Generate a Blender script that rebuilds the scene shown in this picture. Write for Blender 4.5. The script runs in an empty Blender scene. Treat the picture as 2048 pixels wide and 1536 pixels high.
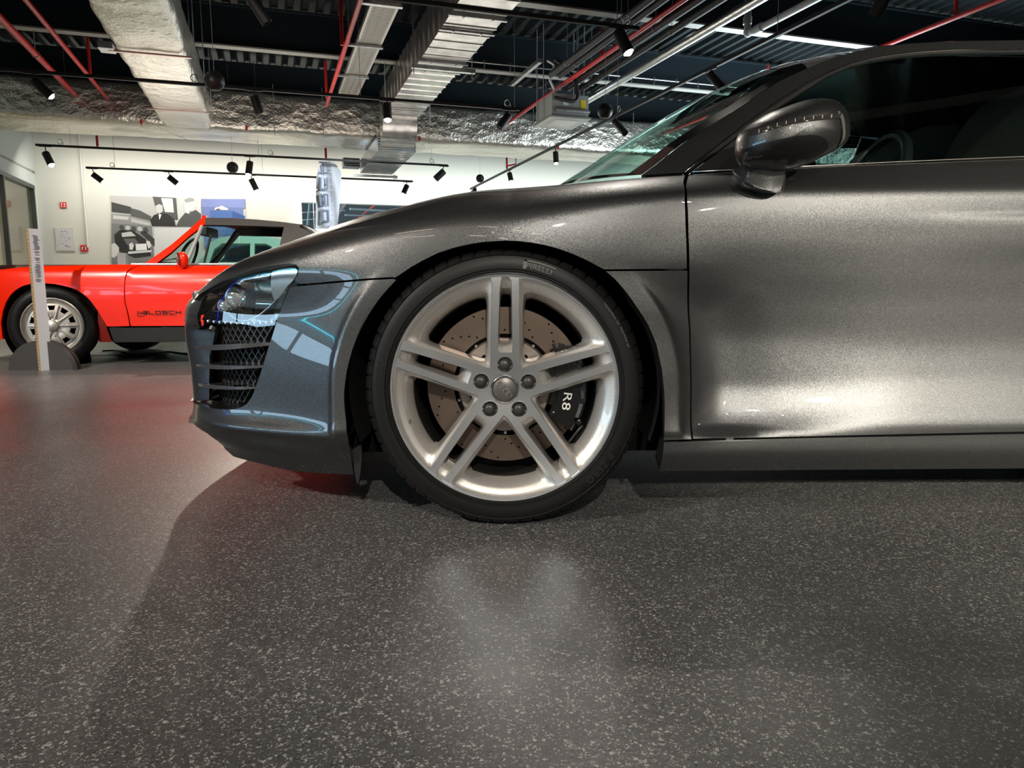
import bpy, bmesh, math, random
import numpy as np
from mathutils import Vector, Matrix, geometry
PI = math.pi
rnd = random.Random(7)
SC = bpy.context.scene
COL = SC.collection
# ------------------------------------------------------------------ camera, world, lights, exposure
F = 1450.0; CH = 0.541; PT = math.radians(7.4); RL = math.radians(0.3)
CAM = np.array([0, 0, CH])
_f = np.array([0, math.cos(PT), -math.sin(PT)]); _r0 = np.array([1.0, 0, 0]); _u0 = np.array([0, math.sin(PT), math.cos(PT)])
_r = _r0*math.cos(RL) - _u0*math.sin(RL); _u = _u0*math.cos(RL) + _r0*math.sin(RL)
cd = bpy.data.cameras.new('camera'); cam = bpy.data.objects.new('camera', cd); COL.objects.link(cam)
cd.sensor_width = 36; cd.lens = F/2048*36; cd.clip_start = 0.02; cd.clip_end = 200
cam.matrix_world = Matrix(((_r[0], _u[0], -_f[0], CAM[0]), (_r[1], _u[1], -_f[1], CAM[1]), (_r[2], _u[2], -_f[2], CAM[2]), (0, 0, 0, 1)))
SC.camera = cam
SC.view_settings.view_transform = 'Standard'; SC.view_settings.look = 'None'
SC.view_settings.gamma = 1; SC.view_settings.use_curve_mapping = False
SC.view_settings.exposure = 0.0
SC.cycles.use_denoising = True
SC.cycles.max_bounces = 8; SC.cycles.diffuse_bounces = 4; SC.cycles.glossy_bounces = 5; SC.cycles.transmission_bounces = 6; SC.cycles.transparent_max_bounces = 12
SC.cycles.sample_clamp_indirect = 6.0; SC.cycles.caustics_reflective = False; SC.cycles.caustics_refractive = False
wd = bpy.data.worlds.new('daylight'); SC.world = wd; wd.use_nodes = True
wd.node_tree.nodes['Background'].inputs[0].default_value = (0.50, 0.76, 1.0, 1)
wd.node_tree.nodes['Background'].inputs[1].default_value = 8.0
TH = math.radians(18.5)
UX = np.array([math.cos(TH), math.sin(TH), 0]); WX = np.array([-math.sin(TH), math.cos(TH), 0])
def RM(u, w, z=0.0): return UX*u + WX*w + np.array([0, 0, z])
def to_room(p): return float(np.dot(p, UX)), float(np.dot(p, WX)), float(p[2])
def light(name, kind, loc, energy, color=(1, .95, .88), target=None, size=.05, spot=60, blend=.5, size_y=None):
    ld = bpy.data.lights.new(name, kind); ld.energy = energy; ld.color = color
    if kind == 'SPOT': ld.spot_size = math.radians(spot); ld.spot_blend = blend; ld.shadow_soft_size = size
    elif kind == 'AREA':
        ld.size = size
        if size_y: ld.shape = 'RECTANGLE'; ld.size_y = size_y
    else: ld.shadow_soft_size = size
    o = bpy.data.objects.new(name, ld); COL.objects.link(o); o.location = loc
    if target is not None:
        o.rotation_euler = (Vector(target)-Vector(loc)).to_track_quat('-Z', 'Y').to_euler()
    return o
WARM = (1, .86, .70); NEUT = (1, .95, .88); COOL = (.86, .95, 1)
# showroom lamps outside the frame and over the cars, plus added unseen fills
light('key_light', 'SPOT', (2.8, -5.0, 2.5), 4300, (1, .93, .80), target=(1.8, 1.6, .60), size=.05, spot=25, blend=.9)
light('key_light', 'SPOT', (.4, -3.2, 2.9), 760, (1, .93, .84), target=(.02, 1.6, .16), size=.05, spot=17, blend=.8)
light('key_light', 'SPOT', (-3.6, -1.5, 3.0), 700, (1, .90, .80), target=(-1.7, 2.2, 0), size=.05, spot=66, blend=.8)
light('back_light', 'SPOT', (.5, 3.5, 3.0), 90, (1, .92, .82), target=(.3, 1.7, .3), size=.05, spot=75, blend=.7)
light('back_light', 'SPOT', (-2.6, 7.6, 3.0), 420, (1, .88, .74), target=(-1.1, 1.9, .0), size=.05, spot=75, blend=.7)  # added light in mid-air for the streak on the floor, no fixture there
light('red_car_lamp', 'SPOT', (-4.0, 2.2, 3.0), 600, (1, .93, .84), target=(-3.0, 5.9, .5), size=.06, spot=75, blend=.8)
light('red_car_lamp', 'SPOT', (-1.2, 3.6, 3.0), 260, (1, .93, .84), target=(-1.8, 6.4, .5), size=.06, spot=75, blend=.8)
for lu in (-2.5, .8, 4.1, 7.4):
    for lw in (-6.5, -3.0): light('down_fill', 'SPOT', tuple(RM(lu, lw, 3.0)), 190, (1, .93, .84), target=tuple(RM(lu, lw+.2, 0)), size=.05, spot=130, blend=.9)  # added grid of unseen fill spots behind the camera
light('rear_fill', 'AREA', tuple(RM(2.5, -7.2, 3.2)), 150, (1, .95, .88), target=tuple(RM(2.5, -8.6, 1.4)), size=12, size_y=.2)  # added unseen fill, brightens the rear wall for reflections
light('ceiling_fill', 'AREA', tuple(RM(1, 11.0, 2.4)), 55, (1, .92, .82), target=tuple(RM(1, 11.0, 5)), size=6, size_y=2)  # added fill below the deck in place of bounced light
light('up_fill', 'AREA', tuple(RM(8, 10, 2.2)), 330, (.8, .95, 1), target=tuple(RM(7, 10, 5)), size=4, size_y=3)  # added fill that brightens the deck at right, no fixture there
light('wall_fill', 'AREA', tuple(RM(-.5, 16.9, 3.3)), 110, (1, .95, .84), target=tuple(RM(-.5, 18, 1.6)), size=7, size_y=.2)
light('wall_fill', 'AREA', tuple(RM(6, 16.9, 3.3)), 85, (.90, 1, .96), target=tuple(RM(6, 18, 1.9)), size=6, size_y=.2)
light('corridor_lamp', 'AREA', tuple(RM(-6.6, 13.5, 2.95)), 200, (1, .9, .75), target=tuple(RM(-6.6, 13.5, 0)), size=2)
light('beyond_lamp', 'POINT', tuple(RM(2.5, 21, 3.6)), 60, (.9, 1, 1), size=.2)
light('wall_fill', 'AREA', tuple(RM(11.5, 16.9, 3.3)), 130, (.88, .97, 1), target=tuple(RM(11.5, 18, 1.9)), size=4.5, size_y=.2)  # added unseen fill for the far right of the back wall
light('wall_fill', 'AREA', tuple(RM(12.9, 13, 3.0)), 160, (.80, .95, 1), target=tuple(RM(14, 13, 3.2)), size=6, size_y=.3)  # added unseen fill, brightens the right wall seen through the car glass
light('flag_fill', 'SPOT', tuple(RM(2.2, 12.0, 2.8)), 320, (.95, .98, 1), target=tuple(RM(1.1, 14.8, 2.0)), size=.04, spot=50, blend=.8)  # added to brighten the flag, no fixture on the rail
light('key_light', 'SPOT', (.2, -4.8, 2.3), 900, (1, .93, .80), target=(1.0, 1.6, .42), size=.05, spot=13, blend=.9)  # extra key added to brighten the front part of the door
light('vintage_car_fill', 'SPOT', tuple(RM(.3, 7.6, 2.9)), 260, (.95, 1, .98), target=tuple(RM(.6, 10.6, .9)), size=.05, spot=60, blend=.8)  # added to brighten the mint car, no fixture there
# ------------------------------------------------------------------ projection
def ray(px, py): return _f + _r*((px-1024)/F) - _u*((py-768)/F)
def proj(p):
    v = np.asarray(p)-CAM; zc = v@_f
    return np.stack([1024+F*(v@_r)/zc, 768-F*(v@_u)/zc], -1)
def at_z(px, py, z): d = ray(px, py); return CAM+d*((z-CH)/d[2])
def at_y(px, py, y): d = ray(px, py); return CAM+d*(y/d[1])
def at_w(px, py, w): d = ray(px, py); return CAM+d*(w/np.dot(d, WX))
def at_u(px, py, u): d = ray(px, py); return CAM+d*(u/np.dot(d, UX))
# ------------------------------------------------------------------ materials
_M = {}
def nodes(m): return m.node_tree.nodes, m.node_tree.links
def mat(name, base=(.5, .5, .5), metal=0, rough=.5, coat=0, coat_rough=.03, spec=.5, emit=None, es=0, alpha=1, trans=0, ior=1.45, sheen=0):
    if name in _M: return _M[name]
    m = bpy.data.materials.new(name); m.use_nodes = True; n, l = nodes(m)
    b = n['Principled BSDF']; I = b.inputs
    I['Base Color'].default_value = (*base, 1); I['Metallic'].default_value = metal; I['Roughness'].default_value = rough
    I['Coat Weight'].default_value = coat; I['Coat Roughness'].default_value = coat_rough; I['Specular IOR Level'].default_value = spec
    I['Alpha'].default_value = alpha; I['Transmission Weight'].default_value = trans; I['IOR'].default_value = ior
    if emit: I['Emission Color'].default_value = (*emit, 1); I['Emission Strength'].default_value = es
    _M[name] = m; return m
def add_bump(m, kind='noise', scale=50, strength=.2, dist=.01, detail=3, stretch=None, coord='Object', vor_feat='F1'):
    n, l = nodes(m); b = n['Principled BSDF']
    tc = n.new('ShaderNodeTexCoord'); mp = n.new('ShaderNodeMapping'); l.new(tc.outputs[coord], mp.inputs[0])
    if stretch: mp.inputs['Scale'].default_value = stretch
    if kind == 'noise': t = n.new('ShaderNodeTexNoise'); t.inputs['Detail'].default_value = detail
    else: t = n.new('ShaderNodeTexVoronoi'); t.feature = vor_feat
    t.inputs['Scale'].default_value = scale; l.new(mp.outputs[0], t.inputs['Vector'])
    bp = n.new('ShaderNodeBump'); bp.inputs['Strength'].default_value = strength; bp.inputs['Distance'].default_value = dist
    l.new(t.outputs[0], bp.inputs['Height'])
    if b.inputs['Normal'].is_linked:
        l.new(b.inputs['Normal'].links[0].from_socket, bp.inputs['Normal'])
    l.new(bp.outputs[0], b.inputs['Normal']); return m
def add_var(m, scale, c1, c2, detail=4, coord='Object', lo=.35, hi=.65, stretch=None):
    n, l = nodes(m); b = n['Principled BSDF']
    tc = n.new('ShaderNodeTexCoord'); mp = n.new('ShaderNodeMapping'); l.new(tc.outputs[coord], mp.inputs[0])
    if stretch: mp.inputs['Scale'].default_value = stretch
    t = n.new('ShaderNodeTexNoise'); t.inputs['Scale'].default_value = scale; t.inputs['Detail'].default_value = detail
    r = n.new('ShaderNodeValToRGB'); r.color_ramp.elements[0].position = lo; r.color_ramp.elements[1].position = hi
    r.color_ramp.elements[0].color = (*c1, 1); r.color_ramp.elements[1].color = (*c2, 1)
    l.new(mp.outputs[0], t.inputs['Vector']); l.new(t.outputs[0], r.inputs[0]); l.new(r.outputs[0], b.inputs['Base Color']); return m
def flake_paint(name, base, rough=.36, metal=.85, fl=.10, spark=.35, scale=900):
    m = mat(name, base, metal, rough, coat=1, coat_rough=.015); n, l = nodes(m); b = n['Principled BSDF']
    tc = n.new('ShaderNodeTexCoord'); v = n.new('ShaderNodeTexVoronoi'); v.inputs['Scale'].default_value = scale
    l.new(tc.outputs['Object'], v.inputs['Vector'])
    g = n.new('ShaderNodeNewGeometry'); s = n.new('ShaderNodeVectorMath'); s.operation = 'SUBTRACT'; s.inputs[1].default_value = (.5, .5, .5)
    l.new(v.outputs['Color'], s.inputs[0])
    sc = n.new('ShaderNodeVectorMath'); sc.operation = 'SCALE'; sc.inputs['Scale'].default_value = fl; l.new(s.outputs[0], sc.inputs[0])
    ad = n.new('ShaderNodeVectorMath'); ad.operation = 'ADD'; l.new(sc.outputs[0], ad.inputs[0]); l.new(g.outputs['Normal'], ad.inputs[1])
    nm = n.new('ShaderNodeVectorMath'); nm.operation = 'NORMALIZE'; l.new(ad.outputs[0], nm.inputs[0]); l.new(nm.outputs[0], b.inputs['Normal'])
    sp = n.new('ShaderNodeSeparateColor'); l.new(v.outputs['Color'], sp.inputs[0])
    mr = n.new('ShaderNodeMapRange'); mr.inputs['To Min'].default_value = 1-spark; mr.inputs['To Max'].default_value = 1+spark
    l.new(sp.outputs[0], mr.inputs[0])
    mu = n.new('ShaderNodeVectorMath'); mu.operation = 'SCALE'; mu.inputs[0].default_value = base; l.new(mr.outputs[0], mu.inputs['Scale'])
    l.new(mu.outputs[0], b.inputs['Base Color']); return m
def glass(name, tint=(.8, .9, .88), refl=.12, rough=.0):
    if name in _M: return _M[name]
    m = bpy.data.materials.new(name); m.use_nodes = True; n, l = nodes(m); n.remove(n['Principled BSDF'])
    out = n['Material Output']; t = n.new('ShaderNodeBsdfTransparent'); t.inputs[0].default_value = (*tint, 1)
    g = n.new('ShaderNodeBsdfGlossy'); g.inputs['Roughness'].default_value = rough
    ge = n.new('ShaderNodeNewGeometry'); dt = n.new('ShaderNodeVectorMath'); dt.operation = 'DOT_PRODUCT'; l.new(ge.outputs['Normal'], dt.inputs[0]); l.new(ge.outputs['Incoming'], dt.inputs[1])
    def mth(op, a, b_=None):
        q = n.new('ShaderNodeMath'); q.operation = op; (l.new(a, q.inputs[0]) if hasattr(a, 'links') else setattr(q.inputs[0], 'default_value', a))
        if b_ is not None: (l.new(b_, q.inputs[1]) if hasattr(b_, 'links') else setattr(q.inputs[1], 'default_value', b_))
        return q.outputs[0]
    c = mth('SUBTRACT', 1.0, mth('ABSOLUTE', dt.outputs['Value'])); k = mth('MINIMUM', mth('ADD', mth('MULTIPLY', mth('POWER', c, 5.0), .8), refl), .75)
    mx = n.new('ShaderNodeMixShader'); l.new(k, mx.inputs[0]); l.new(t.outputs[0], mx.inputs[1]); l.new(g.outputs[0], mx.inputs[2]); l.new(mx.outputs[0], out.inputs[0])
    _M[name] = m; return m
# ------------------------------------------------------------------ objects
def empty(name, loc, label=None, cat=None, group=None, rz=0, kind=None):
    o = bpy.data.objects.new(name, None); COL.objects.link(o); o.location = loc; o.rotation_euler = (0, 0, rz); o.empty_display_size = .1
    tag(o, label, cat, group, kind); return o
def tag(o, label=None, cat=None, group=None, kind=None):
    if label: o['label'] = label
    if cat: o['category'] = cat
    if group: o['group'] = group
    if kind: o['kind'] = kind
    return o
def wmat(o):
    return (wmat(o.parent) @ o.matrix_parent_inverse @ o.matrix_basis) if o.parent else o.matrix_basis.copy()
def link(name, me, m=None, parent=None, smooth=None):
    o = bpy.data.objects.new(name, me); COL.objects.link(o)
    if m is not None:
        for x in (m if isinstance(m, (list, tuple)) else [m]): me.materials.append(x)
    if parent is not None:
        o.parent = parent; o.matrix_parent_inverse = wmat(parent).inverted()
    if smooth is not None:
        me.shade_smooth() if smooth is True else None
        if smooth is not True and smooth: shade_auto(me, smooth)
    return o
def shade_auto(me, deg=35):
    me.shade_smooth(); bm = bmesh.new(); bm.from_mesh(me); c = math.radians(deg)
    for e in bm.edges:
        if len(e.link_faces) == 2:
            if e.calc_face_angle(0) > c: e.smooth = False
    bm.to_mesh(me); bm.free()
class MB:
    """collects geometry (world coordinates) for one mesh object"""
    def __init__(s): s.v = []; s.f = []; s.mi = []; s.cur = 0
    def add(s, vs, fs):
        o = len(s.v); s.v += [tuple(map(float, p)) for p in vs]
        for f in fs: s.f.append([i+o for i in f]); s.mi.append(s.cur)
        return s
    def box(s, c, size, ax=None):
        ax = ax or (np.array([1, 0, 0]), np.array([0, 1, 0]), np.array([0, 0, 1])); c = np.array(c, float); h = [x/2 for x in size]
        vs = [c+ax[0]*h[0]*i+ax[1]*h[1]*j+ax[2]*h[2]*k for i in (-1, 1) for j in (-1, 1) for k in (-1, 1)]
        return s.add(vs, [(0, 1, 3, 2), (4, 6, 7, 5), (0, 4, 5, 1), (2, 3, 7, 6), (0, 2, 6, 4), (1, 5, 7, 3)])
    def rbox(s, u0, u1, w0, w1, z0, z1):
        return s.box(RM((u0+u1)/2, (w0+w1)/2, (z0+z1)/2), (abs(u1-u0), abs(w1-w0), abs(z1-z0)), (UX, WX, np.array([0, 0, 1.])))
    def bar(s, a, b, w, h, up=(0, 0, 1)):
        a = np.array(a, float); b = np.array(b, float); d = b-a; L = np.linalg.norm(d); d = d/L; up = np.array(up, float)
        sd = np.cross(d, up); sd /= np.linalg.norm(sd); up = np.cross(sd, d)
        return s.box((a+b)/2, (L, w, h), (d, sd, up))
    def tube(s, pts, r, n=10, cap=True, closed=False):
        pts = [np.array(p, float) for p in pts]; m = len(pts); rs = r if isinstance(r, (list, tuple)) else [r]*m
        t = []
        for i in range(m):
            a = pts[(i-1) % m] if (closed or i > 0) else pts[i]; b = pts[(i+1) % m] if (closed or i < m-1) else pts[i]
            d = b-a; t.append(d/(np.linalg.norm(d)+1e-12))
        ref = np.array([0, 0, 1.]) if abs(t[0][2]) < .9 else np.array([1., 0, 0])
        x = np.cross(t[0], ref); x /= np.linalg.norm(x); vs = []
        for i in range(m):
            x = x-t[i]*np.dot(x, t[i]); x /= np.linalg.norm(x); y = np.cross(t[i], x)
            for k in range(n):
                a = 2*PI*k/n; vs.append(pts[i]+(x*math.cos(a)+y*math.sin(a))*rs[i])
        fs = []
        for i in range(m if closed else m-1):
            j = (i+1) % m
            for k in range(n): k2 = (k+1) % n; fs.append((i*n+k, i*n+k2, j*n+k2, j*n+k))
        if cap and not closed: fs += [tuple(range(n))[::-1], tuple((m-1)*n+k for k in range(n))]
        return s.add(vs, fs)
    def lathe(s, prof, c, axis, n=48, ref=(0, 0, 1), close=False, a0=0, a1=2*PI):
        """prof: (r, d) pairs, d along axis"""
        c = np.array(c, float); ax = np.array(axis, float); ax /= np.linalg.norm(ax); ref = np.array(ref, float)
        if abs(np.dot(ax, ref))/np.linalg.norm(ref) > .95: ref = np.array([1., 0, 0]) if abs(ax[0]) < .8 else np.array([0, 1., 0])
        x = np.cross(ax, ref); x /= np.linalg.norm(x); y = np.cross(ax, x); vs = []; full = abs(a1-a0-2*PI) < 1e-6
        nn = n if full else n+1
        for k in range(nn):
            a = a0+(a1-a0)*k/n; e = x*math.cos(a)+y*math.sin(a)
            for r, d in prof: vs.append(c+ax*d+e*r)
        m = len(prof); fs = []
        for k in range(n):
            k2 = (k+1) % nn
            for i in range(m if close else m-1): j = (i+1) % m; fs.append((k*m+i, k*m+j, k2*m+j, k2*m+i))
        return s.add(vs, fs)
    def sphere(s, c, r, n=20, m=12, sc=(1, 1, 1)):
        pr = []; c = np.array(c, float); vs = []; fs = []
        for i in range(m+1):
            t = PI*i/m
            for k in range(n): a = 2*PI*k/n; vs.append(c+r*np.array([math.sin(t)*math.cos(a)*sc[0], math.sin(t)*math.sin(a)*sc[1], math.cos(t)*sc[2]]))
        for i in range(m):
            for k in range(n): k2 = (k+1) % n; fs.append((i*n+k, (i+1)*n+k, (i+1)*n+k2, i*n+k2))
        return s.add(vs, fs)
    def grid(s, P):
        P = np.asarray(P); a, b = P.shape[:2]
        return s.add(P.reshape(-1, 3), [(i*b+j, i*b+j+1, (i+1)*b+j+1, (i+1)*b+j) for i in range(a-1) for j in range(b-1)])
    def extrude(s, loop, d):
        n = len(loop); d = np.array(d, float); vs = [np.array(p, float) for p in loop]; vs += [p+d for p in vs]
        return s.add(vs, [tuple(range(n)), tuple(range(2*n-1, n-1, -1))]+[(i, (i+1) % n, n+(i+1) % n, n+i)[::-1] for i in range(n)])
    def build(s, name, m=None, parent=None, smooth=None, weld=True, bevel=None, recalc=True):
        me = bpy.data.meshes.new(name); me.from_pydata(s.v, [], s.f)
        if s.mi and max(s.mi) > 0: me.polygons.foreach_set('material_index', s.mi)
        bm = bmesh.new(); bm.from_mesh(me)
        if weld: bmesh.ops.remove_doubles(bm, verts=bm.verts, dist=1e-6)
        if recalc: bmesh.ops.recalc_face_normals(bm, faces=bm.faces)
        if bevel: bmesh.ops.bevel(bm, geom=[e for e in bm.edges if e.calc_face_angle(0) > .6], offset=bevel, segments=2, profile=.7, affect='EDGES', clamp_overlap=True)
        bm.to_mesh(me); bm.free()
        return link(name, me, m, parent, smooth)
def copy_tree(o, parent=None, M=None):
    c = o.copy(); COL.objects.link(c)
    if parent is not None: c.parent = parent
    for ch in list(o.children): copy_tree(ch, c)
    return c
def text_mesh(txt, size=1.0, ext=0.0, align='CENTER', spacing=1.0, res=3):
    cu = bpy.data.curves.new('t', 'FONT'); cu.body = txt; cu.size = size; cu.extrude = ext; cu.align_x = align; cu.align_y = 'CENTER'; cu.space_character = spacing; cu.resolution_u = res
    ob = bpy.data.objects.new('t', cu); COL.objects.link(ob); dg = bpy.context.evaluated_depsgraph_get(); dg.update()
    me = bpy.data.meshes.new_from_object(ob.evaluated_get(dg)); bpy.data.objects.remove(ob); bpy.data.curves.remove(cu); return me
STROKES = {'L': [[(0, 1), (0, 0), (1, 0)]], 'O': [[(0, 1), (0, 0), (1, 0), (1, 1), (0, 1)]], 'S': [[(1, 1), (0, 1), (0, .5), (1, .5), (1, 0), (0, 0)]], 'C': [[(1, 1), (0, 1), (0, 0), (1, 0)]], 'H': [[(0, 1), (0, 0)], [(1, 1), (1, 0)], [(0, .5), (1, .5)]], '4': [[(0, 1), (0, .45), (1, .45)], [(1, 1), (1, 0)]], '8': [[(0, 1), (0, 0), (1, 0), (1, 1), (0, 1)], [(0, .5), (1, .5)]]}
def stroke_text(txt, w, h, gap, t, ext=.001):
    b = MB(); tot = len(txt)*w+(len(txt)-1)*gap
    for i, ch in enumerate(txt):
        for pl in STROKES[ch]:
            for p, q in zip(pl, pl[1:]):
                x0, x1 = sorted((p[0]*w, q[0]*w)); y0, y1 = sorted((p[1]*h, q[1]*h)); ox = -tot/2+i*(w+gap); b.box((ox+(x0+x1)/2, (y0+y1)/2-h/2, 0), (x1-x0+t, y1-y0+t, ext))
    me = bpy.data.meshes.new('strokes'); me.from_pydata(b.v, [], b.f); return me
def map_mesh(me, fn):
    for v in me.vertices: v.co = Vector([float(q) for q in fn(v.co)])
    me.update(); return me
# ------------------------------------------------------------------ splines and skins
def nspline(xk, yk):
    x = np.array(xk, float); y = np.array(yk, float); n = len(x); h = np.diff(x); A = np.eye(n); b = np.zeros(n)
    for i in range(1, n-1): A[i, i-1] = h[i-1]; A[i, i] = 2*(h[i-1]+h[i]); A[i, i+1] = h[i]; b[i] = 6*((y[i+1]-y[i])/h[i]-(y[i]-y[i-1])/h[i-1])
    M = np.linalg.solve(A, b)
    def f(t):
        t = np.asarray(t, float); i = np.clip(np.searchsorted(x, t)-1, 0, n-2); d = t-x[i]; H = h[i]
        s0 = (y[i+1]-y[i])/H-H*(2*M[i]+M[i+1])/6
        tc = np.clip(t, x[0], x[-1]); d2 = tc-x[i]
        v = y[i]+s0*d2+M[i]/2*d2**2+(M[i+1]-M[i])/(6*H)*d2**3
        return v+(t-tc)*np.where(t > x[-1], s0+M[i]*H+(M[i+1]-M[i])/2*H, s0)
    return f
def catmull(pts, n=6, closed=False):
    P = np.array(pts, float); m = len(P); out = []
    for i in range(m if closed else m-1):
        p0 = P[(i-1) % m] if (closed or i > 0) else 2*P[0]-P[1]; p1 = P[i]; p2 = P[(i+1) % m]; p3 = P[(i+2) % m] if (closed or i < m-2) else 2*P[-1]-P[-2]
        for k in range(n):
            t = k/n; out.append(.5*((2*p1)+(-p0+p2)*t+(2*p0-5*p1+4*p2-p3)*t*t+(-p0+3*p1-3*p2+p3)*t**3))
    if not closed: out.append(P[-1])
    return np.array(out)
def sstep(x, a, b): t = np.clip((np.asarray(x, float)-a)/(b-a), 0, 1); return t*t*(3-2*t)
def inpoly(pts, poly):
    x, y = pts[:, 0], pts[:, 1]; r = np.zeros(len(pts), bool); n = len(poly); j = n-1
    for i in range(n):
        xi, yi = poly[i]; xj, yj = poly[j]
        c = ((yi > y) != (yj > y)) & (x < (xj-xi)*(y-yi)/((yj-yi) if yj != yi else 1e-12)+xi); r ^= c; j = i
    return r
class HF:
    """height-field skin: depth f(x,z) in a frame with origin O, yaw b"""
    def __init__(s, f, O=(0, 0, 0), b=0.0, y0=1.6):
        s.f = f; s.O = np.array(O, float); s.e1 = np.array([math.cos(b), math.sin(b), 0]); s.e2 = np.array([-math.sin(b), math.cos(b), 0]); s.y0 = y0
    def P(s, u, v):
        u = np.asarray(u, float); v = np.asarray(v, float); y = s.f(u, v)
        return s.O+u[..., None]*s.e1+y[..., None]*s.e2+v[..., None]*np.array([0, 0, 1.])
    def uv(s, pts):
        out = []
        for px, py in pts:
            d = ray(px, py); y = s.y0; C = CAM-s.O; d2 = np.dot(d, s.e2); c2 = np.dot(C, s.e2)
            for k in range(25):
                t = (y-c2)/d2; p = C+d*t; x = np.dot(p, s.e1); z = p[2]; yn = float(s.f(np.array(x), np.array(z))); y = .5*y+.5*yn
                if abs(yn-y) < 1e-6: break
            out.append((x, z))
        return np.array(out)
def skin_normals(S, u, v, e=.0015):
    du = S.P(u+e, v)-S.P(u-e, v); dv = S.P(u, v+e)-S.P(u, v-e); n = np.cross(du, dv); n /= np.linalg.norm(n, axis=-1)[..., None]+1e-12
    p = S.P(u, v); s = np.sign(np.sum(n*(CAM-p), -1)); return n
def panel(name, S, poly, g=.02, m=None, parent=None, fold=.012, holes=(), uvs=None, dense=0, edge_m=None, flip=None, gu=None):
    """trimmed panel on skin S. poly in photo pixels (or uvs given directly); edges folded inward by fold"""
    uvp = np.array(uvs, float) if uvs is not None else S.uv(catmull(poly, dense, True) if dense else poly)
    k = [0]
    for i in range(1, len(uvp)):
        if np.linalg.norm(uvp[i]-uvp[k[-1]]) > 4e-4: k.append(i)
    uvp = uvp[k]
    if np.linalg.norm(uvp[0]-uvp[-1]) < 4e-4: uvp = uvp[:-1]
    gu = gu or g
    def resample(L):
        o = []
        for i in range(len(L)):
            a, b = L[i], L[(i+1) % len(L)]; n = max(1, int(math.ceil(max(abs(b[0]-a[0])/gu, abs(b[1]-a[1])/g))))
            o += [a+(b-a)*j/n for j in range(n)]
        return np.array(o)
    L = resample(uvp); hl = [resample(np.array(h, float)) for h in holes]
    lo, hi = L.min(0), L.max(0); X, Y = np.meshgrid(np.arange(lo[0]+gu/2, hi[0], gu), np.arange(lo[1]+g/2, hi[1], g)); G = np.stack([X.ravel(), Y.ravel()], -1)
    G = G[inpoly(G, L)]
    for h in hl: G = G[~inpoly(G, h)]
    B = np.concatenate([L]+hl); sc = np.array([1/gu, 1/g])
    if len(G):
        dm = np.full(len(G), 9e9)
        for b in B: dm = np.minimum(dm, np.sum(((G-b)*sc)**2, 1))
        G = G[dm > .2]
    V = np.concatenate([B, G]); E = []; o = 0
    for l_ in [L]+hl: n = len(l_); E += [(o+i, o+(i+1) % n) for i in range(n)]; o += n
    r = geometry.delaunay_2d_cdt([Vector(p*sc) for p in V], E, [], 0, 1e-7, True)
    V2 = np.array([tuple(p) for p in r[0]])/sc; T = np.array([t for t in r[2] if len(t) == 3]); cen = V2[T].mean(1); ok = inpoly(cen, L)
    for h in hl: ok &= ~inpoly(cen, h)
    T = T[ok]; used = np.unique(T); mp = -np.ones(len(V2), int); mp[used] = range(len(used)); T = mp[T]; V2 = V2[used]
    P = S.P(V2[:, 0], V2[:, 1]); N = skin_normals(S, V2[:, 0], V2[:, 1])
    # orient outward: towards the camera side on average
    if flip is None:
        flip = np.mean(np.sum(N*(CAM-P), 1)) < 0
    if flip: N = -N
    tn = np.cross(P[T[:, 1]]-P[T[:, 0]], P[T[:, 2]]-P[T[:, 0]]); sg = np.sum(tn*N[T].mean(1), 1) < 0
    T[sg] = T[sg][:, ::-1]
    vs = list(map(tuple, P)); fs = [tuple(map(int, t)) for t in T]; nn = list(map(tuple, N)); mi = [0]*len(fs)
    if fold:
        ec = {}
        for t in T:
            for a, b in ((t[0], t[1]), (t[1], t[2]), (t[2], t[0])): ec[(a, b)] = 1
        be = [(a, b) for (a, b) in ec if (b, a) not in ec]; idx = {}; 
        for a, b in be:
            for q in (a, b):
                if q not in idx:
                    idx[q] = len(vs); vs.append(tuple(P[q])); nn.append((0, 0, 0)); vs.append(tuple(P[q]-N[q]*fold)); nn.append((0, 0, 0))
            fs.append((idx[b], idx[a], idx[a]+1, idx[b]+1)); mi.append(1 if edge_m else 0)
    me = bpy.data.meshes.new(name); me.from_pydata(vs, [], fs); me.polygons.foreach_set('material_index', mi); me.shade_smooth()
    me.normals_split_custom_set_from_vertices([tuple(map(float, n)) for n in nn])
    ms = [m]+([edge_m] if edge_m else [])
    return link(name, me, ms, parent)
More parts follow.
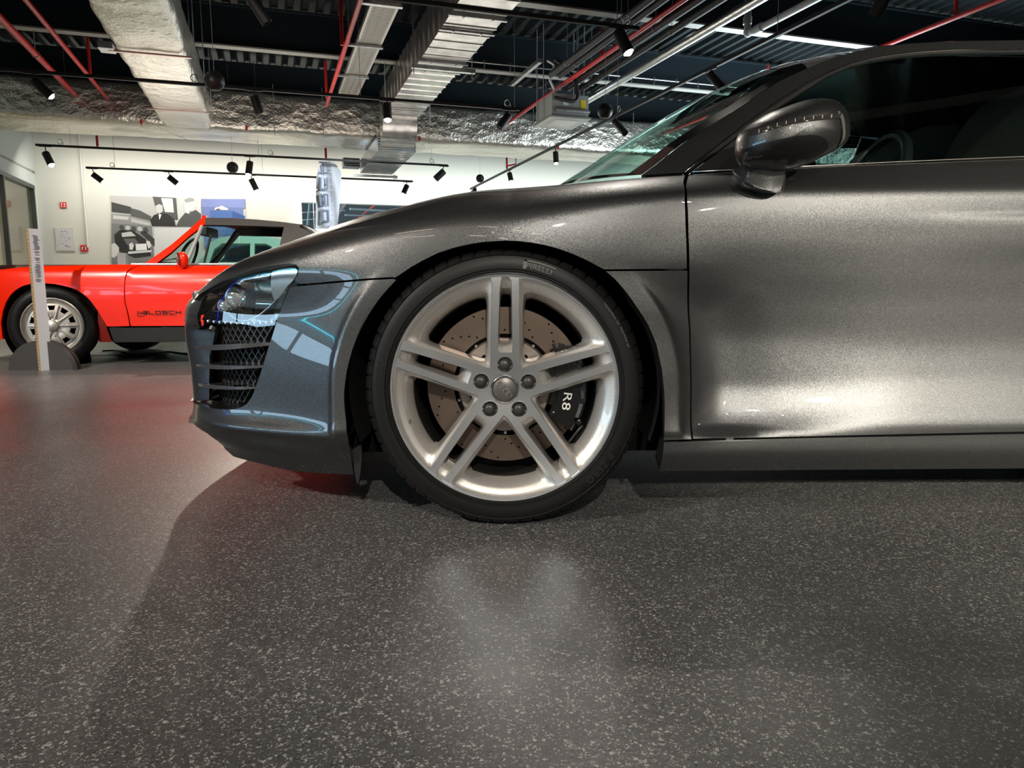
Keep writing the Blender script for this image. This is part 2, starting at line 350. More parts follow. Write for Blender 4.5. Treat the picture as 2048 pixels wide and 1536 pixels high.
# ================================================================== ROOM
WB = 18.0; ULW = -4.5; ZD = 4.5; UR = 14.0; WR = -8.5
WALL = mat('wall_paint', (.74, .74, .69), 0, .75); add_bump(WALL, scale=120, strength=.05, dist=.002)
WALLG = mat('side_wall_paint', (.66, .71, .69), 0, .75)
def floor_mat():
    m = mat('speckled_vinyl', (.08, .08, .08), 0, .42, spec=.5); n, l = nodes(m); b = n['Principled BSDF']
    tc = n.new('ShaderNodeTexCoord'); mp = n.new('ShaderNodeMapping'); l.new(tc.outputs['Object'], mp.inputs[0])
    wn = n.new('ShaderNodeTexNoise'); wn.inputs['Scale'].default_value = 260; wn.inputs['Detail'].default_value = 1; l.new(mp.outputs[0], wn.inputs['Vector'])
    sb = n.new('ShaderNodeVectorMath'); sb.operation = 'SUBTRACT'; sb.inputs[1].default_value = (.5, .5, .5); l.new(wn.outputs['Color'], sb.inputs[0])
    sc = n.new('ShaderNodeVectorMath'); sc.operation = 'SCALE'; sc.inputs['Scale'].default_value = .009; l.new(sb.outputs[0], sc.inputs[0])
    ad = n.new('ShaderNodeVectorMath'); l.new(mp.outputs[0], ad.inputs[0]); l.new(sc.outputs[0], ad.inputs[1])
    def chips(scale, thr, rad, prev, col, seed):
        ofs = n.new('ShaderNodeVectorMath'); ofs.inputs[1].default_value = (seed*3.7, seed*1.3, 0); l.new(ad.outputs[0], ofs.inputs[0])
        v = n.new('ShaderNodeTexVoronoi'); v.voronoi_dimensions = '2D'; v.inputs['Scale'].default_value = scale; l.new(ofs.outputs[0], v.inputs['Vector'])
        s = n.new('ShaderNodeSeparateColor'); l.new(v.outputs['Color'], s.inputs[0])
        rr = n.new('ShaderNodeMath'); rr.operation = 'MULTIPLY'; rr.inputs[1].default_value = rad; l.new(s.outputs[1], rr.inputs[0])
        a = n.new('ShaderNodeMath'); a.operation = 'LESS_THAN'; l.new(v.outputs['Distance'], a.inputs[0]); l.new(rr.outputs[0], a.inputs[1])
        g = n.new('ShaderNodeMath'); g.operation = 'GREATER_THAN'; g.inputs[1].default_value = thr; l.new(s.outputs[0], g.inputs[0])
        mu = n.new('ShaderNodeMath'); mu.operation = 'MULTIPLY'; l.new(a.outputs[0], mu.inputs[0]); l.new(g.outputs[0], mu.inputs[1])
        mx = n.new('ShaderNodeMix'); mx.data_type = 'RGBA'; l.new(mu.outputs[0], mx.inputs[0]); l.new(prev, mx.inputs[6]); mx.inputs[7].default_value = (*col, 1); return mx.outputs[2]
    bn = n.new('ShaderNodeTexNoise'); bn.inputs['Scale'].default_value = 1.3; bn.inputs['Detail'].default_value = 4; l.new(tc.outputs['Object'], bn.inputs['Vector'])
    cr = n.new('ShaderNodeValToRGB'); cr.color_ramp.elements[0].position = .3; cr.color_ramp.elements[1].position = .7; cr.color_ramp.elements[0].color = (.070, .069, .070, 1); cr.color_ramp.elements[1].color = (.086, .083, .082, 1); l.new(bn.outputs[0], cr.inputs[0])
    c = chips(230, .55, .42, cr.outputs[0], (.035, .035, .036), 1); c = chips(250, .60, .42, c, (.13, .13, .125), 2); c = chips(190, .72, .46, c, (.38, .38, .35), 3); c = chips(300, .62, .40, c, (.34, .34, .32), 4)
    l.new(c, b.inputs['Base Color'])
    sn = n.new('ShaderNodeTexNoise'); sn.inputs['Scale'].default_value = 2.2; sn.inputs['Detail'].default_value = 5; l.new(tc.outputs['Object'], sn.inputs['Vector'])
    mr = n.new('ShaderNodeMapRange'); mr.inputs['From Min'].default_value = .3; mr.inputs['From Max'].default_value = .7; mr.inputs['To Min'].default_value = .29; mr.inputs['To Max'].default_value = .37; l.new(sn.outputs[0], mr.inputs[0]); l.new(mr.outputs[0], b.inputs['Roughness'])
    bn2 = n.new('ShaderNodeTexNoise'); bn2.inputs['Scale'].default_value = 110; bn2.inputs['Detail'].default_value = 3; l.new(tc.outputs['Object'], bn2.inputs['Vector'])
    bp = n.new('ShaderNodeBump'); bp.inputs['Strength'].default_value = .12; bp.inputs['Distance'].default_value = .003; l.new(bn2.outputs[0], bp.inputs['Height']); l.new(bp.outputs[0], b.inputs['Normal']); return m
def struct(name, b, m, **k): return tag(b.build(name, m, **k), kind='structure')
b = MB(); b.rbox(-9, UR, WR, 24, -.05, 0); struct('floor', b, floor_mat())
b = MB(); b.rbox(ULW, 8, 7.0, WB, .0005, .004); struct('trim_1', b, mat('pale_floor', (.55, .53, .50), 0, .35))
uo0, _, zo = to_room(at_w(603, 405, WB)); uo1 = to_room(at_w(842, 405, WB))[0]; zo = to_room(at_w(720, 408, WB))[2]
b = MB(); b.rbox(-9, uo0, WB, WB+.2, 0, ZD+.09); b.rbox(uo1, UR, WB, WB+.2, 0, ZD+.09); b.rbox(uo0, uo1, WB, WB+.2, zo, ZD+.09); b.rbox(uo0, uo1, WB, WB+.2, 0, .9); struct('wall_back', b, WALL, weld=False)
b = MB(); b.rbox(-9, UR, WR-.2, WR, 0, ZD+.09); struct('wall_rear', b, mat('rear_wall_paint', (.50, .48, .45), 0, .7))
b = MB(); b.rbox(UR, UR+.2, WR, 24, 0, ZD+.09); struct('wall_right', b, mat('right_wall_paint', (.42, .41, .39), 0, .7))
zt = 2.71; p2 = 17.75; p1 = 15.9; wa, wb_ = -1.3, 2.4
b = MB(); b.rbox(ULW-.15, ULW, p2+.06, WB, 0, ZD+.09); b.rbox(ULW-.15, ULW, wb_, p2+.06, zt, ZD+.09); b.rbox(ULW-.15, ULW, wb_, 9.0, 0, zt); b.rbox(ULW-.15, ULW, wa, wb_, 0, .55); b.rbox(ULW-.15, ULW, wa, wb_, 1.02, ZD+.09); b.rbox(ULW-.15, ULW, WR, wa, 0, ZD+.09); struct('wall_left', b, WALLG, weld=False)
b = MB(); b.rbox(-9, -8.8, 9, 24, 0, ZD+.09); struct('wall_corridor', b, mat('corridor_paint', (.62, .56, .47), 0, .75))
b = MB(); b.rbox(-9, ULW-.15, 8.9, 9.0, 0, ZD); struct('trim_2', b, mat('corridor_paint'))
b = MB(); b.rbox(-9, ULW, 9, WB, 3.0, 3.05); struct('trim_3', b, mat('corridor_ceiling', (.6, .58, .52), 0, .8))
FRM = mat('dark_frame', (.05, .055, .06), .3, .35)
wn = empty('window_1', RM(ULW, 13.5, 0), kind='structure')
b = MB(); b.rbox(ULW-.05, ULW+.03, 9.0, p2+.06, zt-.05, zt+.03); b.build('frame_head', FRM, wn, bevel=.004)
for w_ in (p2, p1, 14.0, 12.1, 10.2): b = MB(); b.rbox(ULW-.05, ULW+.03, w_-.03, w_+.03, 0, zt); b.build('mullion', FRM, wn, bevel=.004)
b = MB(); b.rbox(ULW-.045, ULW-.035, 9.0, p2, .02, zt); b.build('pane', glass('partition_glass', (.86, .86, .80), .10), wn)
wn = empty('window_2', RM(ULW, 0, 0), kind='structure')
for k in range(5): w_ = wa+(wb_-wa)*k/4; b = MB(); b.rbox(ULW-.1, ULW+.01, w_-.03, w_+.03, .55, 1.02); b.build('mullion', FRM, wn)
b = MB(); b.rbox(ULW-.1, ULW+.02, wa, wb_, .52, .58); b.build('sill_board', FRM, wn); 
# corrugated deck
dk = MB(); pitch = .21; prof = []
u = -9.0
while u < UR: prof += [(u, ZD), (u+.07, ZD), (u+.095, ZD+.075), (u+.185, ZD+.075)]; u += pitch
dk.grid(np.array([[RM(p[0], w_, p[1]) for p in prof] for w_ in (WR-.2, 24.2)]))
struct('ceiling', dk, mat('dark_deck', (.030, .038, .042), .45, .42), recalc=False)
b = MB(); b.rbox(-9.2, UR+.2, WR-.3, 24.2, ZD+.09, ZD+.15); struct('ceiling_top', b, mat('dark_deck'))
NAVY = mat('steel_navy', (.020, .030, .038), .25, .38); FLG = mat('flange_grey', (.36, .36, .33), .2, .45); GALV = mat('galvanised', (.62, .64, .64), .9, .32); add_var(GALV, 9, (.50, .52, .52), (.72, .73, .72))
names = {8.6: 'dark steel roof beam with pale lower flange nearest above the grey car', 11.3: 'dark steel roof beam with pale lower flange crossing above the foil duct', 14.0: 'dark steel roof beam just behind the top of the long foil duct', 16.7: 'dark steel roof beam closest to the far white wall', 5.9: 'dark steel roof beam above the topmost spotlight rail', 3.2: 'dark steel roof beam straight above the grey car nose', .5: 'dark steel roof beam over the camera position', -2.2: 'dark steel roof beam behind the camera position', -4.9: 'dark steel roof beam farthest behind the camera'}
for w_ in names:
    e = empty('steel_beam', RM(4, w_, 3.9), names[w_], 'beam', 'steel roof beams')
    b = MB(); b.rbox(-4.4, UR, w_-.075, w_+.075, 3.9, 3.92); b.build('lower_flange', FLG, e)
    b = MB(); b.rbox(-4.4, UR, w_-.008, w_+.008, 3.92, 4.44); b.build('web', NAVY, e)
    b = MB(); b.rbox(-4.4, UR, w_-.075, w_+.075, 4.44, 4.46); b.build('upper_flange', NAVY, e)
# foil ducts
def foil(name, tint=(.80, .78, .74)):
    m = mat(name, tint, 1, .33); n, l = nodes(m)
    add_bump(m, kind='voronoi', scale=4.5, strength=.5, dist=.03, stretch=(1, 1, 1.6)); add_bump(m, scale=14, strength=.6, dist=.025, detail=10); add_bump(m, kind='voronoi', scale=30, strength=.45, dist=.008); return m
FOIL = foil('crumpled_foil', (.82, .78, .70)); 
def rduct(name, m, parent, u0, u1, w0, w1, z0, z1, r=.09, along='u', wob=.012, seg=.12):
    """rounded-edge duct with a slightly lumpy insulated surface"""
    L0, L1, c0, c1 = (u0, u1, w0, w1) if along == 'u' else (w0, w1, u0, u1); pr = []
    for cx, cz, a0 in ((c1-r, z1-r, 0), (c0+r, z1-r, 90), (c0+r, z0+r, 180), (c1-r, z0+r, 270)):
        for k in range(5): a = math.radians(a0+k*22.5); pr.append((cx+r*math.cos(a), cz+r*math.sin(a), math.cos(a), math.sin(a)))
    q = []
    for i in range(len(pr)):
        a, b2 = pr[i], pr[(i+1) % len(pr)]; d = math.hypot(a[0]-b2[0], a[1]-b2[1]); n_ = max(1, int(d/.12))
        for k in range(n_): t = k/n_; q.append([a[j]*(1-t)+b2[j]*t for j in range(4)])
    from mathutils import noise
    rows = []
    for t in np.linspace(L0, L1, max(2, int((L1-L0)/seg))):
        row = []
        for c, z, nx, nz in q+[q[0]]:
            s_ = wob*noise.noise(Vector((t*2.2, c*4, z*4)))*2; s_ -= .012*math.exp(-((t % 1.25)-.6)**2/.0006); L = math.hypot(nx, nz)+1e-9; cc, zz = c+s_*nx/L, z+s_*nz/L
            row.append(RM(t, cc, zz) if along == 'u' else RM(cc, t, zz))
        rows.append(row)
    b = MB(); b.grid(np.array(rows)); return b.build(name, m, parent, smooth=45)
RODM = mat('threaded_rod', (.55, .56, .55), .8, .4)
def rod(b, u, w, z0, z1, r=.006): b.tube([RM(u, w, z0), RM(u, w, z1)], r, 6)
e = empty('foil_duct', RM(3, 13.9, 3.2), 'long crumpled foil-wrapped duct running across under the roof, before the white wall', 'duct')
rduct('duct_body', FOIL, e, -4.45, 12.5, 13.33, 14.5, 3.2, 3.86, r=.10)
REDT = mat('red_tape', (.62, .03, .02), 0, .4)
for u in (-1.78, .25, 1.05, 2.9, 4.9, 7.0):
    b = MB(); rod(b, u, 13.30, 3.16, 3.98); b.build('hanger_rod', RODM, e)
for u in (-1.78, -.2, 2.72, 5.4): b = MB(); b.rbox(u-.018, u+.018, 13.27, 13.31, 3.20, 3.27); b.build('red_tape_mark', REDT, e, bevel=.004)
b = MB(); b.tube([RM(-1.78, 13.28, 3.22), RM(-1.1, 14.4, 3.17)], .006, 6); b.build('strap', RODM, e)
e = empty('foil_duct', RM(-1.1, 8, 3.2), 'wide foil-wrapped duct coming from overhead and joining the long foil duct', 'duct')
rduct('duct_body', FOIL, e, -1.48, -.74, 1.5, 13.36, 3.2, 3.75, r=.08, along='w')
for w_ in (9.35, 12.05): b = MB(); b.rbox(-1.53, -.69, w_-.02, w_+.02, 3.165, 3.185); b.build('tape_band', mat('tape_foil', (.75, .55, .5), .8, .3), e); 
b = MB(); b.rbox(-1.62, -1.47, 9.25, 9.45, 3.17, 3.24); b.build('bracket', GALV, e, bevel=.004)
for w_ in (9.4, 10.9, 12.1): b = MB(); rod(b, -.66, w_, 3.2, ZD); b.build('hanger_rod', RODM, e)
# plain metal duct with ribs, elbow and outlet
GD = mat('duct_steel', (.66, .64, .62), .92, .26); add_var(GD, 7, (.55, .54, .53), (.74, .73, .71))
e = empty('metal_duct', RM(2.24, 9, 3.4), 'bare ribbed metal duct between cable tray and ceiling heater, ending in an elbow', 'duct')
b = MB(); rows = []; w_ = 2.0
while w_ < 12.6:
    for dw, dz in ((0, 0), (.10, 0), (.115, -.010), (.14, -.010), (.155, 0)):
        g = dz; rows.append([RM(1.95+g, w_+dw, 3.4+g), RM(2.53-g, w_+dw, 3.4+g), RM(2.53-g, w_+dw, 3.85-g), RM(1.95+g, w_+dw, 3.85-g), RM(1.95+g, w_+dw, 3.4+g)])
    w_ += .27
b.grid(np.array(rows)); b.build('duct_body', GD, e)
for w_ in (7.75, 8.2, 9.35, 9.75, 12.0):
    b = MB(); b.rbox(1.92, 2.56, w_-.02, w_+.02, 3.37, 3.395); b.build('flange_strip', GALV, e, bevel=.003)
    for u in (2.08, 2.4): b = MB(); b.tube([RM(u, w_-.022, 3.375), RM(u, w_+.022, 3.375)], .014, 8); b.build('flange_clamp', GALV, e)
for w_, u0, u1 in ((9.45, 1.85, 2.68),): b = MB(); b.rbox(u0, u1, w_-.03, w_+.03, 3.31, 3.36); b.build('support_rail', GALV, e, bevel=.004)
for u in (1.88, 2.64): b = MB(); rod(b, u, 9.45, 3.25, ZD, .008); b.build('hanger_rod', RODM, e)
for u, w_ in ((1.36+.45, 11.3), (2.62, 11.9)): b = MB(); rod(b, u, w_, 3.2, ZD, .007); b.build('hanger_rod', RODM, e)
rows = []
for t in np.linspace(0, PI/2, 12): rows.append([RM(u, 12.6+.62*math.sin(t)*(1 if k else .0)+(0 if k else .0), 3.4+.45*0) for k, u in ((0, 1.95), (1, 1.95))])
b = MB(); rows = []
for t in np.linspace(0, PI*.98, 18):
    rr = .36; c_w, c_z = 12.72, 3.33; rows.append([RM(1.93, c_w-rr*math.sin(t)*1.0, c_z+rr*math.cos(t)), RM(2.5, c_w-rr*math.sin(t)*1.0, c_z+rr*math.cos(t))])
b.grid(np.array(rows)); 
for u in (1.93, 2.5):
    o = len(b.v); b.v += [tuple(r[0 if u < 2 else 1]) for r in rows]; b.f.append(list(range(o, o+len(rows)))); b.mi.append(0)
b.build('duct_elbow', GD, e, smooth=40)
b = MB()
b.rbox(1.90, 2.53, 12.42, 12.46, 3.0, 3.04); b.build('elbow_flange', GALV, e, bevel=.003); b = MB(); b.rbox(1.90, 2.53, 12.42, 12.46, 3.62, 3.66); b.build('elbow_flange', GALV, e, bevel=.003)
b = MB(); rows = []
for w_ in np.arange(12.8, 15.35, .1): g = .008*(int(w_*10) % 2); rows.append([RM(1.9, w_, 2.9+g), RM(2.55, w_, 2.9+g), RM(2.55, w_, 3.15-g), RM(1.9, w_, 3.15-g), RM(1.9, w_, 2.9+g)])
b.grid(np.array(rows)); b.build('lower_duct', GD, e)
b = MB(); b.rbox(1.78, 2.66, 15.3, 15.36, 2.84, 2.88); b.build('support_rail', GALV, e, bevel=.004)
b = MB(); b.rbox(1.55, 1.88, 15.1, 15.35, 2.98, 3.16); b.build('grille_box', mat('vent_grey', (.55, .6, .6), .5, .4), e, bevel=.004)
for k in range(4): b = MB(); b.rbox(1.56, 1.87, 15.08, 15.1, 3.0+.04*k, 3.02+.04*k); b.build('vane', FRM, e)
# perforated cable tray
e = empty('cable_tray', RM(1.4, 8, 3.7), 'perforated pale cable tray with rows of slots beside the red pipe', 'cable tray')
TR = mat('tray_metal', (.62, .60, .55), .6, .4); b = MB()
b.rbox(1.24, 1.27, 3, 12.5, 3.7, 3.76); b.rbox(1.53, 1.56, 3, 12.5, 3.7, 3.76)
for u in (1.315, 1.40, 1.485): b.rbox(u-.006, u+.006, 3, 12.5, 3.7, 3.704)
w_ = 7.6
while w_ < 12.5: b.rbox(1.27, 1.53, w_, w_+.022, 3.7, 3.704); w_ += .04
b.rbox(1.27, 1.53, 3, 7.6, 3.7, 3.704)
tag(b.build('tray_rungs', TR, e, weld=False), kind='stuff')
b = MB(); b.rbox(1.27, 1.53, 3, 12.5, 3.725, 3.745); b.build('cable_bundle', mat('cable_dark', (.10, .09, .08), 0, .6), e)
for w_ in (8.5, 9.95, 11.35): b = MB(); b.rbox(1.12, 1.58, w_-.03, w_+.03, 3.66, 3.69); b.build('tray_bracket', GALV, e, bevel=.004); b = MB(); rod(b, 1.15, w_, 3.66, ZD, .012); b.build('hanger_rod', RODM, e)
# pipes
RED = mat('red_pipe_paint', (.62, .030, .028), 0, .30); INS = mat('pipe_insulation', (.028, .026, .026), 0, .55); SIL = mat('pipe_foil', (.82, .82, .80), .95, .22); add_bump(SIL, scale=25, strength=.4, dist=.01, detail=6); WHP = mat('white_pipe', (.72, .74, .74), 0, .35)
def pipe(name, pts, r, m, label, grp, parts=()):
    e = empty(name, pts[0], label, 'pipe', grp); b = MB(); b.tube(pts, r, 14); b.build('pipe_run', m, e, smooth=50); return e
def branch(e, u, w, z0, z1, m=None, r=.022, head=True):
    b = MB(); b.tube([RM(u, w, z0), RM(u, w, z1)], r, 10); b.build('branch', m or RED, e, smooth=50)
    if head: b = MB(); b.lathe([(.001, 0), (.02, .0), (.008, .02), (.008, .045)], RM(u, w, z1), (0, 0, 1), 10); b.build('sprinkler_head', mat('brass_head', (.6, .5, .3), .9, .3), e, smooth=40)
e = pipe('sprinkler_pipe', [RM(-2.70, 2, 3.6), RM(-2.70, 13.6, 3.6)], .042, RED, 'thick red sprinkler pipe, leftmost under the roof', 'red sprinkler pipes')
b = MB(); b.tube([RM(-2.70, 11.3, 3.6)+.046*(UX*math.cos(t)+np.array([0, 0, 1])*math.sin(t)) for t in np.linspace(0, 2*PI, 21)[:-1]], .005, 6, closed=True); b.tube([RM(-2.70, 11.3, 3.65), RM(-2.70, 11.3, 3.895)], .006, 6); b.build('pipe_clamp', RODM, e, smooth=40)
e = pipe('sprinkler_pipe', [RM(-2.27, 2, 3.6), RM(-2.27, 13.6, 3.6)], .030, RED, 'thin red sprinkler pipe next to the thick one, left of the wide foil duct', 'red sprinkler pipes'); branch(e, -2.27, 12.3, 3.6, 4.15)
e = pipe('sprinkler_pipe', [RM(1.08, 2, 3.6), RM(1.08, 12.9, 3.6)], .030, RED, 'red sprinkler pipe running beside the perforated cable tray', 'red sprinkler pipes'); branch(e, 1.02, 9.6, 3.55, 4.2); branch(e, 1.03, 12.2, 3.55, 4.1)
e = pipe('sprinkler_pipe', [RM(4.36, 2, 3.6), RM(4.36, 13.4, 3.6)], .030, RED, 'red sprinkler pipe among the dark insulated pipes above the heater', 'red sprinkler pipes'); branch(e, 4.36, 9.2, 3.6, 3.95)
e = pipe('sprinkler_pipe', [RM(7.6, 1, 3.6), RM(7.6, 13.2, 3.6)], .028, RED, 'red sprinkler pipe rising at the right above the car roof', 'red sprinkler pipes'); branch(e, 7.62, 6.7, 3.6, 4.4); branch(e, 7.6, 10.0, 3.6, 4.0)
for k, (u, lab) in enumerate(((4.03, 'dark insulated pipe, leftmost of the bundle above the heater'), (4.17, 'dark insulated pipe, second from left above the heater'), (4.54, 'dark insulated pipe just right of the central red pipe'), (4.76, 'dark insulated pipe beside the silver pipe'))):
    e = pipe('insulated_pipe', [RM(u, 2, 3.62), RM(u, 10.2+.5*(k > 1), 3.62)], .044, INS, lab, 'dark insulated pipes')
    for w_ in (8.1, 10.4 if k > 1 else 9.6): b = MB(); b.tube([RM(u, w_, 3.62)+.047*(UX*math.cos(t)+np.array([0, 0, 1])*math.sin(t)) for t in np.linspace(0, 2*PI, 17)[:-1]], .004, 6, closed=True); b.tube([RM(u, w_, 3.66), RM(u, w_, 4.4)], .005, 6); b.build('pipe_clamp', RODM, e, smooth=40)
pipe('foil_pipe', [RM(5.17, 1, 3.62), RM(5.12, 13.3, 3.62)], .058, SIL, 'shiny silver foil-wrapped pipe right of the dark insulated pipes', None)
e = pipe('white_pipe', [RM(5.75, 1, 3.6), RM(5.68, 7.75, 3.6), RM(5.67, 7.84, 3.62), RM(5.67, 7.88, 3.68), RM(5.67, 7.89, 4.5)], .042, WHP, 'white drain pipe with an elbow turning up into the roof', None)
b = MB(); b.sphere(RM(5.67, 7.86, 3.62), .058, 16, 10); b.tube([RM(5.675, 7.6, 3.6), RM(5.672, 7.72, 3.6)], .052, 16); b.tube([RM(5.67, 7.885, 3.72), RM(5.67, 7.885, 3.8)], .052, 16); b.build('elbow_fitting', WHP, e, smooth=45)
for k, (x, y) in enumerate(((1641, 44), (1644, 45), (1666, 46))): pass
# conduit with clips along the second beam
for w_, z, lab in ((11.2, 4.0, 'thin pale conduit clipped along the beam above the heater'),):
    e = empty('conduit', RM(2.6, w_, z), lab, 'conduit'); b = MB(); b.tube([RM(2.7, w_, z), RM(11, w_, z)], .012, 8); b.build('conduit_run', GALV, e, smooth=45)
    for k in range(18): u = 2.9+k*.42; b = MB(); b.tube([RM(u, w_-.02, z+.03), RM(u, w_-.02, z-.10)], .008, 6); b.build('conduit_clip', GALV, e)
# small red sprinklers under the long duct
for (x, y0, y1, lab) in ((193, 265, 292, 'red sprinkler drop below the long foil duct near the left wall'), (651, 290, 316, 'red sprinkler drop above the white flag'), (1013, 318, 337, 'red sprinkler drop under the duct left of the angled rail')):
    p = at_w(x, y0, 15.2); q = at_w(x+(2 if x < 300 else 1), y1, 15.2); e = empty('sprinkler_drop', p, lab, 'sprinkler', 'red sprinkler drops'); b = MB(); b.tube([p+np.array([0, 0, .25]), q], .022, 10); b.build('drop_pipe', RED, e, smooth=45)
    b = MB(); b.lathe([(.03, 0), (.012, .03), (.012, .06)], q-np.array([0, 0, .04]), (0, 0, 1), 12); b.build('sprinkler_head', RED, e, smooth=40)
    if x > 900: b = MB(); b.tube([q+np.array([0, 0, .05]), q+UX*.2+np.array([0, 0, .1]), q+UX*.2+np.array([0, 0, .22])], .018, 8); b.build('side_pipe', RED, e, smooth=45)
# light tracks
TRK = mat('track_black', (.012, .011, .011), 0, .55); RNG = mat('ring_nickel', (.6, .6, .6), .9, .25)
def track(name, a, b_, label, rods=(), rings=()):
    e = empty(name, a, label, 'light rail', 'black spotlight rails'); a = np.array(a); b_ = np.array(b_); m = MB(); m.bar(a, b_, .036, .034); m.build('rail', TRK, e)
    L = np.linalg.norm(b_-a); d = (b_-a)/L
    for t in rods: m = MB(); p = a+d*t; m.tube([p, [p[0], p[1], ZD]], .0035, 6); m.build('suspension_wire', RODM, e)
    for t in rings:
        p = a+d*t+np.array([0, 0, .07]); s = np.cross(d, (0, 0, 1)); m = MB(); m.tube([p+.04*(d*math.cos(q)*.9+np.array([0, 0, 1])*math.sin(q)) for q in np.linspace(0, 2*PI, 19)[:-1]], .006, 6, closed=True); m.tube([p+np.array([.04, 0, 0]), p+np.array([.05, 0, -.06])], .005, 6); m.build('cable_loop', RNG, e, smooth=40)
    return e
track('light_track', RM(-4.4, 9.4, 2.9), RM(3.27, 9.4, 2.9), 'long black spotlight rail crossing in front of the foil ducts', (1.5, 3.7, 5.6, 7.6), (3.72, 7.5))
track('light_track', RM(-1.2, 6.25, 2.9), RM(3.33, 6.25, 2.9), 'black spotlight rail at the top of the view, above the metal duct', (1.2, 4.35), (4.4,))
track('light_track', RM(4.65, 2.0, 2.9), RM(4.65, 16.9, 2.9), 'long black spotlight rail slanting down behind the grey car bonnet', (1, 4.0, 7.3, 10, 12.3), (7.25, 11.6))
track('light_track', RM(-3.43, 13.9, 2.9), RM(3.38, 13.9, 2.9), 'black spotlight rail below the long duct, upper of the two at the wall', (.5, 3.4, 6.5), (.35, 3.6, 6.5))
track('light_track', RM(-3.17, 16.1, 2.9), RM(3.13, 16.1, 2.9), 'black spotlight rail nearest the white wall, above the posters', (.5, 3.2, 5.9), (.45, 5.9))
BUL = {}
def spotlight(p0, p1, w, wpx, lit, label, uu=None, track_z=2.9, energy=0, ang=50, col=NEUT, emis=30, grp='black cylinder spotlights'):
    a = at_w(p0[0], p0[1], w) if uu is None else at_u(p0[0], p0[1], uu); b_ = at_w(p1[0], p1[1], w+.02) if uu is None else at_u(p1[0], p1[1], uu); zc = np.dot((a+b_)/2-CAM, _f); r = wpx/2*zc/F; d = (b_-a); L = np.linalg.norm(d); d /= L
    if lit > 0: d = d+lit*(-np.array([WX[0], WX[1], 0])); d /= np.linalg.norm(d); b_ = a+d*max(L, r*4.2)
    e = empty('spotlight', a, label, 'spotlight', grp); m = MB(); L2 = np.linalg.norm(b_-a)
    m.lathe([(.001, 0), (r*.95, 0), (r, r*.08), (r, L2), (r*.90, L2), (r*.86, L2-r*.3), (.001, L2-r*.3)], a, d, 24); m.build('lamp_body', TRK, e, smooth=35)
    m = MB(); top = np.array([a[0], a[1], track_z-.01]); m.tube([a+d*min(L2*.25, .06), top], .008, 8); m.build('stem', TRK, e); m = MB(); dd = WX if uu is not None else UX; m.bar(top-dd*.09, top+dd*.09, .034, .03); m.build('adapter', TRK, e, bevel=.003)
    m = MB(); m.lathe([(.001, 0), (r*.84, 0)], a+d*(L2-r*.25), d, 24); m.build('lamp_face', mat('lamp_lit', (1, 1, 1), emit=(1, .93, .82), es=emis) if lit >= 0 and energy else mat('lamp_off', (.02, .02, .02), 0, .3), e)
    if energy: m = MB(); m.sphere(a+d*(L2-r*.3), r*.78, 14, 8); m.build('lamp_bulb', mat('lamp_lit', (1, 1, 1)), e, smooth=True)
    if energy: light('spot_lamp', 'SPOT', a+d*(L2+.01), energy, col, target=a+d*(L2+1), size=.03, spot=ang, blend=.6)
S_ = spotlight
S_((497, -14), (534, 46), 6.27, 23, 0, 'large black spotlight hanging at the top left, unlit', energy=0)
S_((66, 160), (103, 193), 9.4, 18, 0, 'black spotlight on the long rail at far left, tilted right', energy=45, ang=40)
S_((508, 192), (519, 226), 9.4, 18, 0, 'black spotlight hanging almost straight down on the long rail')
S_((774, 209), (773, 238), 9.4, 17, .5, 'lit spotlight glowing below the metal duct', energy=40, ang=60)
S_((1018, 229), (998, 256), 9.4, 16, 0, 'black spotlight at the right end of the long rail, tilted left')
S_((1236, 62), (1243, 97), 6.25, 24, .5, 'brightly lit spotlight at the end of the topmost rail', energy=60, ang=60)
S_((1230, 243), (1250, 266), 11.0, 13, 0, 'black spotlight on the slanting rail beside the heater, tilted right', uu=4.65)
S_((1422, 149), (1447, 178), 7.9, 19, 0, 'black spotlight on the slanting rail above the car bonnet', uu=4.65)
S_((1768, -6), (1750, 31), 4.95, 27, 0, 'black spotlight at the top right corner above the car roof', uu=4.65)
S_((91, 306), (103, 326), 13.9, 14, .5, 'glaring lit spotlight at the left end of the upper wall rail', energy=110, ang=90)
S_((500, 324), (498, 342), 13.9, 13, .4, 'lit spotlight in the middle of the upper wall rail', energy=110, ang=90)
S_((888, 342), (871, 358), 13.9, 13, 0, 'small black spotlight at the right end of the upper wall rail')
S_((185, 348), (205, 363), 16.1, 11, 0, 'small lit spotlight at the left end of the lower wall rail', energy=80, ang=70)
S_((337, 353), (354, 367), 16.1, 11, 0, 'small unlit spotlight above the black and white poster')
S_((502, 358), (509, 372), 16.1, 11, .1, 'small lit spotlight above the blue poster', energy=80, ang=70)
S_((814, 371), (808, 383), 16.1, 10, .4, 'small glowing spotlight at the right end of the lower wall rail', energy=80, ang=90)
S_((1111, 304), (1110, 316), 12.6, 11, .4, 'lit spotlight under the long duct on the slanting rail', uu=4.65, energy=70, ang=80)
S_((1019, 347), (1020, 360), 15.0, 10, .4, 'small lit spotlight low on the slanting rail', uu=4.65, energy=70, ang=80)
S_((950, 379), (944, 386), 16.6, 8, 0, 'tiny black spotlight at the far end of the slanting rail', uu=4.65)
